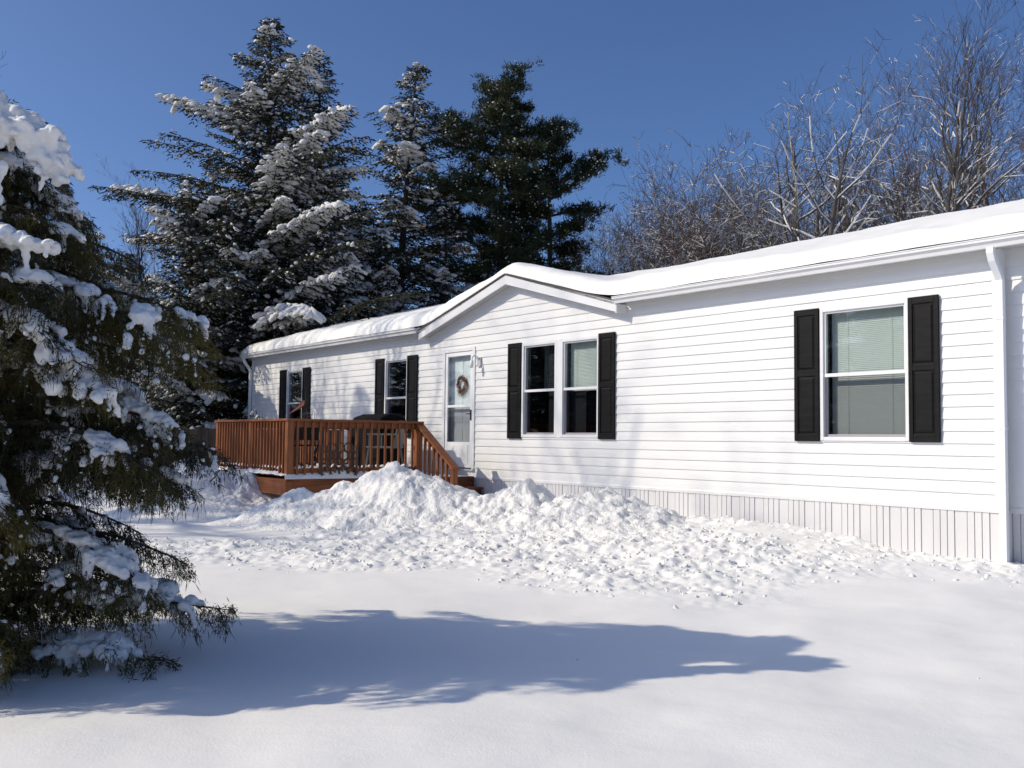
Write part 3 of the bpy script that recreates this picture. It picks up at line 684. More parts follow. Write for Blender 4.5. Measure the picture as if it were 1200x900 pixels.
def slopebox(dz0, dz1, v0, v1, name, mt, ua=a.x, ub=b.x):
    f_ = lambda u: a.z + (u - a.x) * dd.z / dd.x
    m = MB(); m.prism([(ua, f_(ua) + dz0), (ub, f_(ub) + dz0), (ub, f_(ub) + dz1), (ua, f_(ua) + dz1)], 'y', v0, v1); return m.build(name, MT[mt], deck)
slopebox(-.036, 0, 1.066, 1.206, 'handrail', 'wood_h'); slopebox(-.13, -.037, 1.117, 1.155, 'rail_board', 'wood_h', DU0 - .05, NU + .045)
slopebox(-.86, -.77, 1.117, 1.155, 'rail_board', 'wood_h', DU0 - .05, NU + .045)
u = DU0 - .16
while u > NU + .08:
    zz = a.z + (u - a.x) * dd.z / dd.x; p = MB(); p.box(u - .018, u + .018, 1.156, 1.19, zz - .87, zz - .05); p.build('baluster', MT['wood'], deck); u -= .128
# snow lying on the deck, on its rim and along the lower rails
X, Y = np.meshgrid(np.arange(DU0 - .09, DU1 + .05, .025), np.arange(.05, DV + .12, .025))
dd_ = np.minimum(np.minimum(X - (DU0 - .09), DU1 + .05 - X), np.minimum(Y - .05, DV + .12 - Y))
rim = np.exp(-(((X - DU0) / .16) ** 2)) + np.exp(-(((Y - DV) / .16) ** 2))
clear = sstep(1.6, 1.1, Y) * sstep(11, 10.2, X)
H = (.075 + .05 * fbm(X * 3, Y * 3, 4, 310) + .05 * lumps(X * 5, Y * 5, 320, .5) + .03 * np.clip(rim, 0, 1)) * (1 - clear * .95) * np.sqrt(np.clip(dd_ / .07, 0, 1))
H = np.maximum(H, .0)
o = link('deck_snow', mesh_np('deck_snow', np.stack([X, Y, ZF + .002 + H], -1).reshape(-1, 3), grid_faces(X.shape[1], X.shape[0]), MT['snow_pile'], True)); o.location = P0; o.rotation_euler = (0, 0, HA)
tag(o, 'lumpy snow left lying on the deck floor behind the balusters', 'snow', kind='stuff')
P = []; Rr = []
v = 1.2
while v < DV - .1: P.append((DU0, v + .06 + rng.normal() * .01, ZF + .18 + .012 * rng.random())); Rr.append(.035 + .018 * rng.random()); v += .128
u = DU0 + .18
while u < DU1 - .1: P.append((u, DV, ZF + .175)); Rr.append(.03 + .015 * rng.random()); u += .118
V, F = blobs(np.array(P), np.array(Rr), tmpl=ICO1, jit=.08, flat=.7, seed=5)
o = link('rail_snow', mesh_np('rail_snow', V, F, MT['snow'], True)); o.location = P0; o.rotation_euler = (0, 0, HA)
tag(o, 'small caps of snow sitting on the lower deck rail between balusters', 'snow', kind='stuff')

# things standing on the deck
def local_thing(name, u, v, z, rz, label, cat):
    e = empty(name, W(u, v, z), HA + rz); tag(e, label, cat); return e
ZD = ZF + .07
# covered barbecue grill
gt = local_thing('barbecue_grill', 10.75, 1.0, ZD, 0, 'black covered barbecue grill standing on the deck', 'grill')
g_ = MB(); g_.prism([(-.28, 0), (.28, 0), (.30, .62), (.30, .76), (.24, .93), (.05, 1.0), (-.16, 1.0), (-.27, .90), (-.30, .76), (-.30, .62)], 'x', -.55, .50); g_.build('fabric_cover', MT['black'], gt, bevel=.04, seg=3)
g_ = MB(); g_.box(-.78, -.62, -.22, .22, .70, .84); g_.box(.62, .78, -.22, .22, .70, .84); g_.build('side_shelf', MT['black'], gt, bevel=.02)
g_ = MB(); g_.tube([(-.30, .1, 1.03), (-.33, .1, 1.2), (-.35, .1, 1.24)], [.012, .010, .014], 6); g_.build('handle', MT['iron'], gt)
for s_ in (-1, 1):
    g_ = MB(); g_.tube([(s_ * .45, -.2, -.02), (s_ * .45 + .05, -.2, -.02)], .08, 14); g_.build('wheel', MT['black'], gt)
# grey patio chair
ct = local_thing('patio_chair', 9.75, 1.42, ZD, -.9, 'grey plastic patio chair on the deck next to the door', 'chair')
c_ = MB(); c_.box(-.25, .25, -.24, .24, .40, .43); c_.build('seat', MT['chair'], ct, bevel=.01)
c_ = MB(); c_.prism([(-.24, .43), (-.21, .43), (-.33, .86), (-.36, .86)], 'x', -.24, .24); c_.build('backrest', MT['chair'], ct, bevel=.01)
for sx in (-1, 1):
    for sy in (-1, 1):
        c_ = MB(); c_.tube([(sx * .22, sy * .20, .40), (sx * .26, sy * .25, -.05)], .018, 6); c_.build('leg', MT['chair'], ct)
    c_ = MB(); c_.box(sx * .27 - .03, sx * .27 + .03, -.30, .2, .62, .645); c_.tube([(sx * .27, .17, .42), (sx * .27, .17, .62)], .015, 6); c_.build('armrest', MT['chair'], ct)
# folding camp chair and pole with red pennant shape
ft = local_thing('garden_pole', 11.35, 2.1, ZD, 0, 'dark pole with drooping faded red fabric pennant above the deck rail', 'garden pole')
p = MB(); p.tube([(0, 0, 0), (.01, 0, 1.1), (.06, 0, 1.38)], [.014, .013, .009], 6); p.build('pole', MT['iron'], ft)
p = MB(); vs = [(.03, .0, 1.22), (.02, .02, 1.13), (.30, .03, 1.06), (.66, .02, .98), (.64, .0, 1.01), (.35, -.02, 1.13), (.18, 0, 1.22)]
p.add(vs + [(q[0], q[1] + .03, q[2]) for q in vs], [tuple(range(7)), tuple(range(13, 6, -1))] + [(i, i + 7, (i + 1) % 7 + 7, (i + 1) % 7) for i in range(7)]); p.build('pennant', MT['red'], ft, bevel=.006)
p = MB()
for k in range(5):
    a0 = Vector((-.02 + .03 * k, .01 * k, 1.02)); p.tube([a0, a0 + Vector((-.03, 0, -.12)), a0 + Vector((.02, 0, -.3))], .008, 5)
p.build('ribs', MT['iron'], ft)
ht = local_thing('plant_hook', 10.98, 2.3, ZD, 0, 'curly black wrought iron stand rising behind the deck rail', 'plant hook')
p = MB(); p.tube([(0, 0, 0), (0, 0, .85)], .009, 6)
for (cx_, cz_, R_) in ((-.06, .93, .055), (.07, .92, .045), (-.16, .90, .04)): p.tube([(cx_ + math.cos(a_) * R_, 0, cz_ + math.sin(a_) * R_ * .7) for a_ in np.linspace(0, 5.2, 14)], .010, 5)
p.tube([(-.2, 0, .96), (-.05, 0, .99), (.12, 0, .95)], .010, 5); p.build('scroll_work', MT['iron'], ht)
p = MB(); p.tube([(-.30 + .055 * math.cos(a_), 0, .90 + .13 * math.sin(a_)) for a_ in np.linspace(-.6, 3.8, 12)], .006, 5); p.build('wire_loop', MT['alu'], ht)
# camp chair silhouette (dark legs crossing) behind balusters
ca = local_thing('folding_chair', 10.55, 2.55, ZD, .8, 'dark folding chair frame behind the front deck railing', 'chair')
for s_ in (-1, 1):
    p = MB(); p.tube([(s_ * .24, -.25, -.05), (s_ * .24, .22, .45)], .013, 6); p.build('leg', MT['iron'], ca)
    p = MB(); p.tube([(s_ * .22, .25, -.05), (s_ * .22, -.2, .50), (s_ * .22, -.3, .88)], .013, 6); p.build('leg', MT['iron'], ca)
p = MB(); p.box(-.23, .23, -.2, .2, .42, .445); p.build('seat', MT['black'], ca, bevel=.008)
p = MB(); p.prism([(-.21, .52), (-.19, .52), (-.29, .86), (-.31, .86)], 'x', -.22, .22); p.build('backrest', MT['black'], ca)
# brown openwork panel leaning on the railing
lp = local_thing('lattice_panel', DU0 - .06, 2.62, ZF + .02, 0, 'brown openwork metal panel of linked rings standing on the deck edge', 'lattice panel')
p = MB(); R_ = .072
for i in range(4):
    for j in range(4):
        cy_ = -.24 + i * .15 + (.0 if j % 2 == 0 else .075); cz_ = .09 + j * .125
        if cy_ > .27: continue
        p.tube([(-.0, cy_ + math.cos(a_) * R_, cz_ + math.sin(a_) * R_) for a_ in np.linspace(0, 2 * math.pi, 13)], .013, 5, cap=False)
p.build('ring_lattice', MT['brownmetal'], lp)
p = MB()
for y in (-.31, .29): p.box(-.012, .012, y - .012, y + .012, -.0, .5)
p.build('side_bar', MT['brownmetal'], lp)

# ------------------------------------------------------------------ board fence behind the deck
fe = empty('board_fence', (-8.6, 20.6, .2)); tag(fe, 'weathered brown board fence behind the snow bank left of the deck', 'fence')
rr = random.Random(9)
p = MB(); x = -3.2
while x < 5.0:
    p.box(x, x + .138, -.012 + rr.uniform(-.004, .004), .012, -.2, 1.32 + rr.uniform(-.03, .03)); x += .146
p.build('boards', MT['fence'], fe)
p = MB(); p.box(-3.2, 5.0, .013, .05, .25, .34); p.box(-3.2, 5.0, .013, .05, 1.0, 1.09); p.build('rail', MT['fence'], fe)
for x in (-3.1, -.7, 1.7, 4.1):
    p = MB(); p.box(x - .05, x + .05, .05, .15, -.3, 1.36); p.build('post', MT['fence'], fe)
# ------------------------------------------------------------------ trees
def nrm(a): return a / (np.linalg.norm(a, axis=-1, keepdims=True) + 1e-9)
def leaves(P, D, L, Wd, seed=0, roll=None):
    """one slim rhomb per leaf: P base (n,3), D direction (n,3), L length, Wd width"""
    r = np.random.default_rng(seed); n = len(P); D = nrm(D)
    q = r.normal(size=(n, 3)); s = nrm(np.cross(D, q))
    a = P; c = P + D * L[:, None]; m = P + D * (L * .45)[:, None]
    V = np.stack([a, m + s * Wd[:, None] * .5, c, m - s * Wd[:, None] * .5], 1).reshape(-1, 3)
    F = np.arange(4 * n).reshape(-1, 4); return V, F
def tubes_np(A, B, ra, rb, k=4):
    n = len(A); d = nrm(B - A); ref = np.where(np.abs(d[:, 2:3]) < .9, np.array([[0, 0, 1.]]), np.array([[1., 0, 0]]))
    s = nrm(np.cross(d, ref)); t = np.cross(d, s)
    an = np.arange(k) * 2 * math.pi / k; cs = np.cos(an)[None, :, None]; sn = np.sin(an)[None, :, None]
    ring = s[:, None] * cs + t[:, None] * sn
    V = np.stack([A[:, None] + ring * ra[:, None, None], B[:, None] + ring * rb[:, None, None]], 1).reshape(-1, 3)
    i = np.arange(k); j = (i + 1) % k
    q = np.stack([i, j, j + k, i + k], 1)
    F = (q[None] + (np.arange(n) * 2 * k)[:, None, None]).reshape(-1, 4)
    return V, F
class Segs:
    def __init__(s): s.a = []; s.b = []; s.ra = []; s.rb = []
    def line(s, pts, r0, r1):
        n = len(pts) - 1
        for i in range(n):
            s.a.append(pts[i]); s.b.append(pts[i + 1]); s.ra.append(r0 + (r1 - r0) * i / n); s.rb.append(r0 + (r1 - r0) * (i + 1) / n)
    def arr(s): return np.array(s.a), np.array(s.b), np.array(s.ra), np.array(s.rb)

# ---- snow laden hemlock, seen from a distance
def hemlock_mesh(H, R, seed, zb=.06, prof=.75, dens=1.0, snow=1.0, side=None, nb=None, asc=.15):
    r = np.random.default_rng(seed); T = Segs(); Bt = Segs()
    lean = r.normal(size=2) * .012 * H
    tp = lambda z: np.array([lean[0] * (z / H) ** 2, lean[1] * (z / H) ** 2, z])
    T.line([tp(z) for z in np.linspace(0, H, 14)], .016 * H + .02, .01)
    LP = []; LD = []; LL = []; LW = []; SP = []; SR = []; SD_ = []; SS = []
    nb = nb or int(H * 13 * dens); lob = r.random(8) * .7 + .6
    for i in range(nb):
        t = zb + (1 - zb) * ((i + r.random()) / nb) ** .92
        az = i * 2.39996 + r.normal() * .3
        load = None; lb = lob[int((az % (2 * math.pi)) / (2 * math.pi) * 8) % 8]
        L = R * ((1 - t) ** prof) * (.45 + .75 * r.random()) * (lb if t < .85 else .8) + .08
        if t < .2: L *= .8
        p = tp(t * H); d = np.array([math.cos(az), math.sin(az), asc + .35 * t + r.normal() * .12])
        n = max(4, int(L / .22)); pts = [p]; dr = .42 * (1 - t * .6)
        for k in range(n):
            f = k / n; dd = d.copy(); dd[2] = d[2] + .12 - dr * f * 1.7; dd[:2] += r.normal(size=2) * .08
            pts.append(pts[-1] + nrm(dd) * L / n)
        pts = np.array(pts); Bt.line(pts, .012 + .008 * L, .004)
        load = (r.uniform(.75, 1.15) if r.random() < .27 * min(1.3, snow / .6) else r.uniform(.0, .12)) * (.8 + .4 * t) * (1 if t < .88 else .5)
        m = max(4, int(L / .11))
        for k in range(m):
            f = (k + .6) / m; q = f * (len(pts) - 1); a = int(q); a = min(a, len(pts) - 2); P = pts[a] + (pts[a + 1] - pts[a]) * (q - a); D = nrm(pts[a + 1] - pts[a])
            sd = nrm(np.cross(D, [0, 0, 1.])) 
            for s_ in (-1, 1):
                l = (.18 + .75 * min(L, 3) / 3 * (1 - f) ** .7) * (.6 + .6 * r.random()) 
                td = nrm(D * .75 + sd * s_ + np.array([0, 0, -.28 + r.normal() * .18]))
                c = max(2, int(l / .10)); fr = (np.arange(c) + .5) / c
                pp = P + td * (fr * l)[:, None]; pp[:, 2] -= .22 * l * fr ** 2
                for e in (-1, 1):
                    ld = td * .8 + np.cross(td, [0, 0, 1.]) * e * .75 + np.array([0, 0, -.35]) + r.normal(size=(c, 3)) * .22
                    LP.append(pp); LD.append(ld); LL.append(.10 + .09 * r.random(c)); LW.append(.030 + .022 * r.random(c))
                cl = load * (1.2 if f > .35 else .5)
                hit = r.random(c) < min(.92, .045 + cl * .9) * (.5 if t < .25 else 1)
                if hit.any():
                    x = pp[hit]; x = x + np.array([0, 0, .025]); SP.append(x); SR.append((.022 + .040 * r.random(len(x)) ** 1.6) * (1 + .75 * load)); SD_.append(np.tile(td + [0, 0, -.35], (len(x), 1))); SS.append(1.2 + 1.2 * r.random(len(x)))
    V, F = leaves(np.concatenate(LP), np.concatenate(LD), np.concatenate(LL), np.concatenate(LW), seed)
    fol = mesh_np('foliage', V, F, MT['hemlock'])
    V, F = tubes_np(*T.arr(), 7); tr = mesh_np('trunk', V, F, MT['bark'], True)
    V, F = tubes_np(*Bt.arr(), 4); br = mesh_np('branches', V, F, MT['bark'])
    SP = np.concatenate(SP); V, F = blobs(SP, np.concatenate(SR), np.concatenate(SD_), np.concatenate(SS), jit=.28, flat=.75, seed=seed)
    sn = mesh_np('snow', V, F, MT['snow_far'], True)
    return dict(trunk=tr, branches=br, foliage=fol, snow=sn)

# ---- white pine: clumps of upswept needles on flat plates
def pine_mesh(H, R, seed, z0=.42, snow=.25, nb=46):
    r = np.random.default_rng(seed); T = Segs(); Bt = Segs()
    tp = lambda z: np.array([.02 * z * math.sin(z * .3 + seed), .01 * z, z])
    T.line([tp(z) for z in np.linspace(0, H * .97, 16)], .018 * H, .03)
    LP = []; LD = []; LL = []; LW = []; SP = []; SR = []
    for i in range(nb):
        t = z0 + (1 - z0) * (i + r.random()) / nb; az = i * 2.39996 + r.normal() * .4
        env = float(np.interp((t - z0) / (1 - z0), [0, .2, .5, .8, .93, 1], [.8, .95, 1.0, .85, .55, .25]))
        L = R * env * (.35 + .75 * r.random()) + .2
        p = tp(t * H); d = nrm(np.array([math.cos(az), math.sin(az), .10 + .5 * max(0, t - .75) * 3 + r.normal() * .12])); n = 6; pts = [p]
        for k in range(n): d = nrm(d + r.normal(size=3) * .10 + np.array([0, 0, .05])); pts.append(pts[-1] + d * L / n)
        Bt.line(pts, .02 + .012 * L, .01); pts = np.array(pts)
        nc = int(10 + L * 24)
        f = r.random(nc) ** .6 * .85 + .15; q = f * n; a = np.minimum(q.astype(int), n - 1); P = pts[a] + (pts[a + 1] - pts[a]) * (q - a)[:, None]
        P = P + r.normal(size=(nc, 3)) * np.array([.24, .24, .06]) * (.5 + .5 * f[:, None]) * min(1.3, .5 + L * .35)
        for c in P:
            k = 30; LP.append(np.tile(c, (k, 1)) + r.normal(size=(k, 3)) * .06); dd = r.normal(size=(k, 3)); dd[:, 2] = np.abs(dd[:, 2]) * .8 + .35; LD.append(dd); LL.append(.11 + .10 * r.random(k)); LW.append(.022 + .016 * r.random(k))
            if r.random() < snow: 
                k = r.integers(2, 7); SP.append(c + r.normal(size=(k, 3)) * .10 + np.array([0, 0, .08])); SR.append(.014 + .022 * r.random(k))
    V, F = leaves(np.concatenate(LP), np.concatenate(LD), np.concatenate(LL), np.concatenate(LW), seed)
    fol = mesh_np('foliage', V, F, MT['pine']); V, F = tubes_np(*T.arr(), 8); tr = mesh_np('trunk', V, F, MT['bark'], True)
    V, F = tubes_np(*Bt.arr(), 4); br = mesh_np('branches', V, F, MT['bark'])
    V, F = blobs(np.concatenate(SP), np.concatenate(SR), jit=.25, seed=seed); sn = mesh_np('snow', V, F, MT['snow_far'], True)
    return dict(trunk=tr, branches=br, foliage=fol, snow=sn)

# ---- leafless tree
def bare_mesh(H, seed, spread=.5, leaders=1, maxd=4, snow=.5, rad=None, bushy=1.0, bark='bark_grey', droop=0.0, tw=.0075, first=.3):
    r = np.random.default_rng(seed); T = Segs(); Bt = Segs()
    def grow(p, d, L, rad, depth):
        seg = (.55, .38, .26, .20, .16)[depth]; n = max(2, int(L / seg)); pts = [p]; kids = []
        wob = (.05, .14, .15, .14, .15)[depth]
        for i in range(n):
            f = i / n; d = nrm(d + r.normal(size=3) * wob + np.array([0, 0, (.05 if depth < 2 else .03) - droop * (depth >= 2)]))
            p = p + d * L / n; pts.append(p); rr_ = max(tw * .5, rad * (1 - (.93 if depth == 0 else .78) * (i + 1) / n))
            if depth < maxd and f > (first if depth == 0 else .12):
                pr = (1.0, 1.1, 1.35, 1.5)[depth] * bushy
                m = r.poisson(pr)
                for _ in range(min(m, 4)):
                    kids.append((p.copy(), d.copy(), f, rr_))
        (T if depth == 0 else Bt).line(pts, rad, max(tw * .5, rad * (.07 if depth == 0 else .22)))
        for (q, dd, f, rr_) in kids:
            az = r.random() * 2 * math.pi; e = nrm(np.cross(dd, [math.cos(az), math.sin(az), .3])); ang = spread * (.75 + .6 * r.random())
            nd = nrm(dd * math.cos(ang) + e * math.sin(ang)); 
            if depth == 0: nd[2] = abs(nd[2])
            Lk = L * (.28 + .32 * r.random()) * (1 - .55 * f) if depth == 0 else L * (.24 + .30 * r.random()) * (1 - .35 * f)
            if Lk > .15: grow(q, nd, Lk, max(tw * .6, rr_ * (.52 + .2 * r.random())), depth + 1)
    for l in range(leaders):
        az = r.random() * 6.28; o = np.array([math.cos(az), math.sin(az), 0]) * .1 * (leaders > 1)
        grow(o, nrm(np.array([math.cos(az) * .16 * (leaders > 1), math.sin(az) * .16 * (leaders > 1), 1.0])), H * (.85 + .15 * r.random()), rad or (.012 * H + .02), 0)
    V, F = tubes_np(*T.arr(), 8); tr = mesh_np('trunk', V, F, MT[bark], True)
    A, B, ra, rb = Bt.arr(); V, F = tubes_np(A, B, ra, rb, 3); br = mesh_np('branches', V, F, MT[bark])
    out = dict(trunk=tr, branches=br)
    if snow > 0:
        d = nrm(B - A); flatness = np.sqrt(1 - d[:, 2] ** 2); pick = r.random(len(A)) < snow * sstep(.35, .9, flatness) * np.where(ra > .011, 2.0, .40)
        o = np.array([0, 0, 1.]) * (ra[pick] * .75)[:, None]; w_ = ra[pick] * .75 + np.where(ra[pick] > .011, .010, .003)
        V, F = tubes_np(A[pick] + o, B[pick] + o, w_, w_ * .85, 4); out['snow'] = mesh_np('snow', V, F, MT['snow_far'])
    return out

def plant(name, meshes, x, y, z, rz, sc, label, cat, group):
    e = empty(name, (x, y, z), rz); e.scale = (sc, sc, sc); tag(e, label, cat, group)
    for k in meshes: link(k, meshes[k], e)
    return e

GC = 'snowy evergreens behind the house'; GB = 'leafless trees behind the house'
def gz(x, y): return float(ground_h(np.array([x]), np.array([y]))[0]) - .1
def px2x(px, Y): return (px - 600) / 1167 * Y
# the big evergreens
hA = hemlock_mesh(12.7, 5.3, 11, prof=.72, dens=1.45, snow=.62)
hB = hemlock_mesh(12.0, 3.0, 12, prof=.62, dens=1.15, snow=.45)
hC = hemlock_mesh(11.2, 3.1, 13, prof=.62, dens=1.05, snow=.6)
hD = hemlock_mesh(8.5, 3.2, 14, prof=.6, dens=1.1, snow=.5)
def ev(m, px, Y, rz, sc, label): return plant('hemlock_tree', m, px2x(px, Y), Y, gz(px2x(px, Y), Y), rz, sc, label, 'evergreen tree', GC)
ev(hA, 308, 27.0, .4, 1.0, 'tallest snow dusted evergreen left of the house with a narrow pointed top')
ev(hB, 372, 27.8, 2.0, 1.0, 'slim snowy evergreen crowding the right side of the tallest one')
ev(hC, 462, 29.6, 1.0, 1.11, 'pointed evergreen with heavy snow clumps just left of the dark pine')
ev(hD, 222, 26.0, 4.4, .93, 'low wide snowy evergreen at the left foot of the tallest one')
ev(hD, 418, 28.8, 2.2, .94, 'short snowy evergreen filling the gap behind the low roof end')
ev(hB, 520, 29.5, 3.1, .74, 'shaded narrow evergreen between the pointed one and the pine')
ev(hC, 255, 28.5, 5.1, .80, 'dark evergreen behind the left branches of the tallest one')
ev(hB, 322, 28.2, .9, .71, 'small dark evergreen close behind the far left roof corner')
ev(hD, 140, 30.0, 1.4, .78, 'distant evergreen mostly hidden behind the foreground tree')
ev(hC, 60, 31.0, .2, .80, 'distant evergreen behind the foreground tree near the photo edge')
ev(hB, 560, 33, 4.0, .62, 'low dark evergreen beneath the pine above the roof peak')
# pines
pA = pine_mesh(12.8, 2.35, 21, z0=.49, nb=54)
pB = pine_mesh(10.4, 2.15, 22, z0=.50, nb=27)
def pn(m, px, Y, rz, sc, label): return plant('pine_tree', m, px2x(px, Y), Y, gz(px2x(px, Y), Y), rz, sc, label, 'pine tree', 'pines behind the house')
pn(pA, 592, 30.0, .3, .93, 'tall dark green pine with rounded crown behind the roof peak')
pn(pB, 642, 31.0, 2.3, 1.0, 'smaller pine with flat side branches right of the tall dark pine')
pn(pB, 850, 44.0, 1.0, .92, 'brownish green evergreen among bare trees above the middle roof')
# bare trees
b1 = bare_mesh(12.5, 31, .68, 1, 4, .5, bushy=1.25, rad=.20)
b2 = bare_mesh(11.5, 32, .48, 2, 4, .4, bushy=1.05, bark='bark_red')
b3 = bare_mesh(9.6, 33, .82, 2, 4, .8, bushy=1.3, droop=.01, rad=.17)
b4 = bare_mesh(13.0, 34, .42, 1, 4, .35, bushy=1.2, bark='bark_grey')
b5 = bare_mesh(8.4, 35, .7, 3, 4, .6, bushy=1.15, bark='bark_red', droop=.02, rad=.09)
b6 = bare_mesh(12.0, 36, .45, 3, 4, .3, bushy=.95, bark='bark_red', rad=.10)
b7 = bare_mesh(8.6, 37, .70, 4, 4, .9, bushy=1.75, bark='bark_red', droop=.01, rad=.09, tw=.010)
b8 = bare_mesh(8.9, 38, .65, 4, 4, .9, bushy=1.75, bark='bark_grey', rad=.09, tw=.010)
print('bare', [len(b['branches'].polygons) for b in (b1, b2, b3, b4, b5, b6)])
BL = [ # mesh, px, Y, rot, scale, label
 (b3, 972, 27.5, .6, 1.12, 'wide bare tree with snow lined branches reaching left above the right roof'),
 (b1, 1085, 29, 1.0, 1.02, 'tall bare tree with fanning branches right of the wide snow lined one'),
 (b4, 1130, 27, 2.2, .95, 'straight bare trunk near the right edge with few side branches'),
 (b6, 1172, 29, .2, 1.0, 'cluster stemmed bare tree close to the right photo edge'),
 (b2, 1215, 27, 4.2, 1.03, 'bare tree leaning in at the far right photo edge'),
 (b1, 1265, 31, 3.0, 1.0, 'bare tree just outside the right photo edge'),
 (b5, 1045, 26, 5.0, .95, 'low bushy bare tree under the tall fanning one'),
 (b2, 1020, 34, 2.4, .98, 'slender bare tree behind the wide snow lined one'),
 (b8, 905, 29, 1.5, .98, 'snow flecked bare tree above the middle of the roof'),
 (b3, 850, 30, 3.4, .88, 'round topped bare tree with white speckled twigs behind the roof valley'),
 (b7, 800, 28, 2.9, .86, 'spreading thicket like bare tree above the roof valley'),
 (b6, 880, 38, 4.1, .84, 'brown twiggy bare tree rising behind the snow flecked ones'),
 (b2, 820, 40, .9, .86, 'hazy brown bare tree at the crest left of centre wood'),
 (b4, 765, 41, 1.9, .74, 'thin bare tree between the pine and the brown wood'),
 (b8, 725, 29, .3, .74, 'arching snow lined bare tree just right of the smaller pine'),
 (b7, 690, 31, 5.5, .70, 'tangled bare tree beneath the flat side branches of the pine'),
 (b1, 725, 44, 2.6, .72, 'faint bare tree far back beside the pine'),
 (b6, 935, 42, 1.3, .80, 'distant bare tree in the dip before the right hand trees'),
 (b4, 1060, 36, 5.2, .96, 'tall thin bare tree behind the fanning one'),
 (b7, 775, 33, 4.4, .96, 'dense brown twiggy tree at the left of the brown wood'),
 (b8, 822, 34, 2.0, .98, 'rounded brown tree forming the crest of the brown wood'),
 (b7, 872, 34, 1.0, 1.0, 'dense snow flecked brown tree at the right of the brown wood'),
 (b8, 745, 36, .2, .95, 'grey tangled tree between the pines and the brown wood'),
 (b8, 845, 30, 3.7, .98, 'reddish twiggy tree at the front of the brown wood'),
 (b6, 1105, 33, 2.6, 1.02, 'tall cluster stemmed tree behind the fanning one'),
 (b1, 990, 31, 4.0, .9, 'fine twigged tree behind the wide snow lined one'),
 (b7, 705, 37, 4.4, .84, 'brown tree far back right of the smaller pine'),
 (b8, 770, 38, 5.4, 1.02, 'grey brown tree in the second row of the brown wood'),
 (b7, 800, 39, .6, 1.10, 'tall brown tree in the back row of the brown wood'),
 (b8, 855, 39, 2.6, 1.13, 'twiggy tree at the back of the crest of the brown wood'),
 (b7, 905, 38, 3.6, 1.05, 'brown tree at the back right of the brown wood'),
 (b8, 950, 36, 1.6, 1.0, 'low brown tree behind the wide snow lined one'),
 (b7, 1010, 33, 2.9, 1.05, 'bushy brown tree behind the foot of the fanning one'),
 (b8, 1120, 32, .2, 1.1, 'bushy grey tree low among the right hand trunks'),
 (b1, 1190, 36, .7, .98, 'back row bare tree behind the cluster stemmed one'),
 (b6, 790, 46, 3.9, .86, 'farthest bare tree behind the roof valley thicket'),
 (b2, 905, 47, 3.2, .92, 'farthest bare tree behind the snow flecked one'),
 (b4, 150, 33, .5, .66, 'thin bare sapling against the sky left of the evergreens'),
 (b6, 175, 36, 1.5, .66, 'multi stemmed bare tree between foreground tree and evergreens'),
 (b2, 128, 35, 2.5, .60, 'faint bare tree close beside the foreground tree'),
 (b5, 600, 34, 4.6, .66, 'dim bare thicket under the tall pine crown'),
 (b3, 640, 33, 1.1, .62, 'bare undergrowth tree between the two pine trunks'),
 (b5, 545, 31, 2.1, .62, 'bare undergrowth tree left of the tall pine trunk'),
]
for m, px, Y, rz, sc, lb in BL: plant('bare_tree', m, px2x(px, Y), Y, gz(px2x(px, Y), Y), rz, sc, lb, 'bare tree', GB)
# trees across the yard on the left, outside the frame: they shade the left half of the wall and show in the windows
for m, x, y, rz, sc, lb in [(b4, -14.8, 18.2, .4, 1.0, 'bare tree left of the yard shading the wall'), (b1, -17.5, 20.5, 2.2, 1.0, 'bare tree left of the yard nearest the deck side'), (b6, -15.5, 21.5, 1.2, 1.0, 'clustered bare tree left of the yard'), (b2, -19, 16.5, 3.3, 1.05, 'bare tree further left of the yard'), (b3, -19, 20.0, 3.3, 1.05, 'wide bare tree left of the yard')]:
    plant('bare_tree', m, x, y, 0, rz, sc, lb, 'bare tree', 'bare trees left of the yard')
for m, x, y, rz, sc, lb in [(b1, -20, 12.6, .4, 1.35, 'tall bare tree left of the yard in line with the double window')]:
    plant('bare_tree', m, x, y, 0, rz, sc, lb, 'bare tree', 'bare trees left of the yard')
for m, x, y, rz, sc, lb in [(hB, -16.3, 18.6, .4, .93, 'slim evergreen left of the yard shading the far windows'), (hB, -19, 21.6, 2.4, 1.0, 'slim evergreen left of the yard shading the far roof corner')]:
    plant('hemlock_tree', m, x, y, 0, rz, sc, lb, 'evergreen tree', 'evergreens left of the yard')
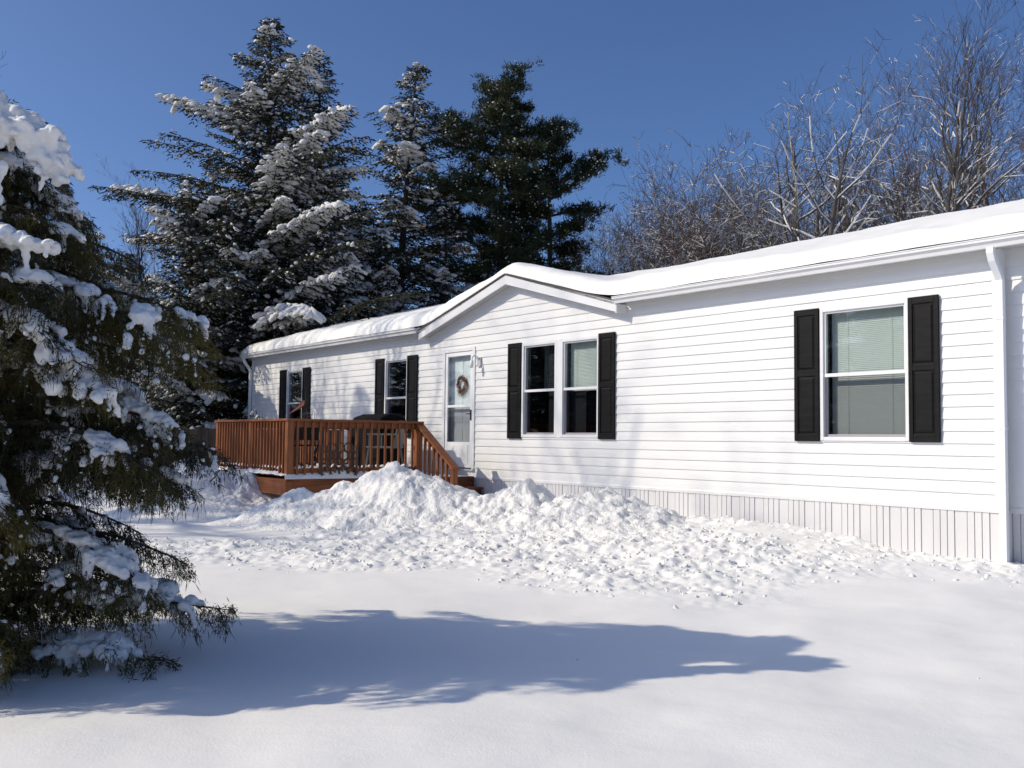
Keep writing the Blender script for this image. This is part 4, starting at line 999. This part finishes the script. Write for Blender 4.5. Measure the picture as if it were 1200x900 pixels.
for m, x, y, rz, sc, lb in [(hD, -26, 6, .4, 1.0, 'evergreen far left of the yard'), (hD, -27, 10.5, 1.4, 1.1, 'evergreen far left of the yard beyond the bare trees'), (hD, -27, 1, 2.4, 1.0, 'evergreen far left and behind the photographer'), (hD, -26, 15, 2.4, 1.0, 'evergreen far left beside the bare trees'), (hD, -28, 19.5, 3.4, 1.1, 'evergreen far left behind the bare trees'), (hD, -26, 24, 4.4, 1.1, 'evergreen far left beyond the fence line'), (hC, -31, 12.5, 4.4, .9, 'taller evergreen far left of the yard'), (hD, -31, 4, 5.4, 1.1, 'second row evergreen far left of the yard'), (hC, -32, 20, 1.1, .9, 'taller evergreen far left in the second row'), (hC, -24, 27.5, 1.9, .9, 'taller evergreen far left past the fence')] + [(hD, -27.5, 8.2, 2.2, .9, 'short evergreen filling the far left row'), (hD, -27, 12.8, 3.1, .9, 'short evergreen in the middle of the far left row'), (hD, -26.5, 17.3, .9, .95, 'short evergreen towards the back of the far left row'), (hD, -27, 21.8, 5.2, 1.0, 'short evergreen at the back of the far left row'), (hC, -33, 16, 2.2, .95, 'tall evergreen behind the far left row'), (hC, -33, 8, 5.2, .95, 'tall evergreen behind the near end of the far left row')]:
    plant('hemlock_tree', m, x, y, 0, rz, sc, lb, 'evergreen tree', 'evergreens left of the yard')

# ---- the foreground tree: weeping evergreen with snow clumps
def weeping_tree(loc):
    r = np.random.default_rng(77)
    root = empty('weeping_evergreen', loc); tag(root, 'dark weeping evergreen loaded with snow clumps in the left foreground', 'evergreen tree')
    T = Segs(); Bt = Segs(); H = 3.32
    T.line([np.array([.03 * math.sin(z * 2), .03 * math.cos(z * 1.7), z]) for z in np.linspace(-.2, H, 14)], .085, .015)
    LP = []; LD = []; LL = []; LW = []; CL = []    # CL: snow blob chains
    def R(z):
        return np.interp(z, [.05, .3, .5, .72, .95, 1.3, 1.8, 2.1, 2.45, 2.8, 3.1, 3.3], [1.78, 1.72, 1.45, 1.52, 1.64, 1.70, 1.70, 1.52, 1.20, .86, .56, .36])
    NB = 200
    for i in range(NB):
        z = .12 + (H - .15) * ((i + r.random()) / NB) ** 1.0; az = i * 2.39996 + r.normal() * .25
        if .42 < z < .60 and r.random() < .25: continue
        L = R(z) * (.80 + .30 * r.random()) * 1.06 * (1 - .30 * abs(math.sin(az)))
        low = z < .5
        p = np.array([0, 0, z]); d0 = np.array([math.cos(az), math.sin(az), (.42 if not low else .05) + r.normal() * .12]); n = 10; pts = [p]
        for k in range(n):
            f = k / n; dd = d0.copy(); dd[2] = d0[2] - (1.15 if not low else .35) * f ** 1.3; dd[:2] += r.normal(size=2) * .10
            if pts[-1][2] < .12 and dd[2] < 0: dd[2] = .05
            pts.append(pts[-1] + nrm(dd) * L / n)
        pts = np.array(pts); Bt.line(pts, .010 + .010 * L, .003)
        m = int(L / .050); dust = .06 + .6 * (r.random() ** 2) * (1 if z < 1.9 else .6)
        for k in range(m):
            f = .12 + .88 * (k + r.random()) / m; q = f * n; a = min(int(q), n - 1); P = pts[a] + (pts[a + 1] - pts[a]) * (q - a); D = nrm(pts[a + 1] - pts[a]); sd = nrm(np.cross(D, [0, 0, 1.])) * (1 if k % 2 else -1)
            l = (.14 + .30 * (1 - f) ** .6) * (.6 + .7 * r.random()); td = nrm(D * .5 + sd * .9 + np.array([0, 0, -.2 + r.normal() * .25]))
            ns = 5; tw = [P]
            for s_ in range(ns): tw.append(tw[-1] + nrm(td + np.array([0, 0, -.28 * s_])) * l / ns)
            tw = np.array(tw); Bt.line(tw[::2] if len(tw) % 2 else tw, .0035, .0015)
            # frost and small pads of snow along the twig
            if r.random() < dust:
                for s_ in range(1, ns + 1):
                    if r.random() < .8: CL.append((tw[s_] + np.array([0, 0, .010]), .007 + .015 * r.random() ** 1.5, tw[s_] - tw[s_ - 1], 1.5))
            # hanging sprays from the twig
            for s_ in range(1, ns + 1):
                c = 24; b = np.tile(tw[s_], (c, 1)) + r.normal(size=(c, 3)) * .016
                dd = nrm(r.normal(size=(c, 3)) * .62 + td * .5 + np.array([0, 0, -.6])); ll = .018 + .036 * r.random(c)
                LP.append(b); LD.append(dd); LL.append(ll); LW.append(.0035 + .004 * r.random(c))
                if s_ >= 4:
                    c2 = 6; b2 = b[:c2] + dd[:c2] * (ll[:c2] * .75)[:, None]; LP.append(b2); LD.append(nrm(dd[:c2] * .5 + r.normal(size=(c2, 3)) * .25 + np.array([0, 0, -1.]))); LL.append(.03 + .06 * r.random(c2)); LW.append(.003 + .003 * r.random(c2))
        # snow
        if r.random() < (.62 if z > 1.75 else .92):
            nc = r.integers(1, 4)
            for _ in range(nc):
                f0 = r.uniform(.35, .98) ** .8; ln = r.uniform(.10, .34) / L; big = r.uniform(.55, 1.5)
                nn_ = int(8 + ln * L * 45 * big)
                for q_ in range(nn_):
                    e = r.uniform(-1, 1); f = min(.999, max(.02, f0 + ln * e * .5)); q = f * n; a = min(int(q), n - 1); P = pts[a] + (pts[a + 1] - pts[a]) * (q - a); D = nrm(pts[a + 1] - pts[a]); sd = nrm(np.cross(D, [0, 0, 1.]))
                    o = np.clip(r.normal() * .062, -.14, .14) * big * math.sqrt(max(.1, 1 - e * e)); ed = abs(o) / .12
                    rad = (.022 + .026 * r.random()) * big ** .6 * (1 - .25 * abs(e))
                    CL.append((P + sd * o + np.array([0, 0, .022 + .016 * big * (1 - e * e) - .055 * ed]), rad, D + sd * np.sign(o) * ed * .8 - np.array([0, 0, .5 * ed]), 1.1 + .3 * r.random()))
                    if r.random() < .16:     # lobes sagging down the hanging sprays
                        dn = nrm(sd * np.sign(o) * .35 + D * .3 + np.array([0, 0, -1.])); k2 = r.integers(2, 6)
                        for h in range(k2): CL.append((P + sd * o + dn * (.028 * (h + 1)), rad * (.85 - .09 * h), dn, 1.15))
    # the thick cap draped over the crown on the side facing the yard
    def drape(a, b, r0, r1, wv, k):
        a = np.array(a, float); b = np.array(b, float); ph = r.random() * 6
        for h in range(int(k * 3.0)):
            t_ = r.random(); w2 = .55 + .45 * math.sin(t_ * 9 + ph) * math.sin(t_ * 4 + ph * 2)
            o = np.clip(r.normal(size=3), -1.6, 1.6) * wv * np.array([1.2, 1.2, .3]) * (.8 + .6 * w2); P = a + (b - a) * t_ + o; P[2] -= 1.6 * (o[0] ** 2 + o[1] ** 2)
            rad = (r0 + (r1 - r0) * t_) * r.uniform(.6, .95) * (.7 + .3 * w2); CL.append((P, rad, b - a + r.normal(size=3) * .2, 1.15))
            if r.random() < .05:
                dn = nrm(np.array([r.normal() * .25, r.normal() * .25, -1]))
                for q in range(r.integers(2, 6)): CL.append((P + dn * .03 * (q + 1), rad * (.75 - .08 * q), dn, 1.2))
    drape((.10, -.40, 3.28), (.80, -.36, 2.98), .10, .06, .035, 34); drape((.1, -.50, 3.18), (.75, -.45, 2.94), .09, .06, .04, 26)
    drape((.55, -.55, 3.05), (.62, -.62, 2.55), .075, .05, .03, 20); drape((.75, -.42, 2.96), (.92, -.42, 2.68), .06, .05, .03, 12); drape((.80, -.36, 2.95), (.98, -.36, 2.74), .05, .045, .02, 9)
    drape((.62, -.62, 2.55), (.48, -.66, 2.25), .06, .065, .03, 14); drape((.48, -.66, 2.38), (.95, -.60, 2.30), .055, .05, .04, 20); drape((.45, -.66, 2.3), (.50, -.68, 2.08), .06, .05, .03, 12)
    V, F = leaves(np.concatenate(LP), np.concatenate(LD), np.concatenate(LL), np.concatenate(LW), 5)
    link('foliage', mesh_np('foliage', V, F, MT['cedar']), root)
    V, F = tubes_np(*T.arr(), 9); link('trunk', mesh_np('trunk', V, F, MT['bark'], True), root)
    V, F = tubes_np(*Bt.arr(), 4); link('branches', mesh_np('branches', V, F, MT['bark']), root)
    P = np.array([c[0] for c in CL]); Rr = np.array([c[1] for c in CL]); D = np.array([c[2] for c in CL]); St = np.array([c[3] for c in CL])
    V, F = blobs(P, Rr, D, St, tmpl=ICO1, jit=.10, flat=.8, seed=8)
    o = link('snow', mesh_np('snow', V, F, MT['snow_tree'], True), root)
    m = o.modifiers.new('fuse', 'REMESH'); m.mode = 'VOXEL'; m.voxel_size = .010; m.use_smooth_shade = True
    m = o.modifiers.new('soften', 'SMOOTH'); m.iterations = 4; m.factor = .5
    for nm, sz, st_ in (('lumpy', .09, .045), ('grain', .022, .014)):
        tx = bpy.data.textures.new(nm, 'CLOUDS'); tx.noise_scale = sz; tx.noise_depth = 2
        m = o.modifiers.new(nm, 'DISPLACE'); m.texture = tx; m.strength = st_; m.mid_level = .5
    print('leaf quads', len(LP) and sum(len(a) for a in LP), 'snow blobs', len(CL))
    return root
weeping_tree((-3.40, 5.82, .05))
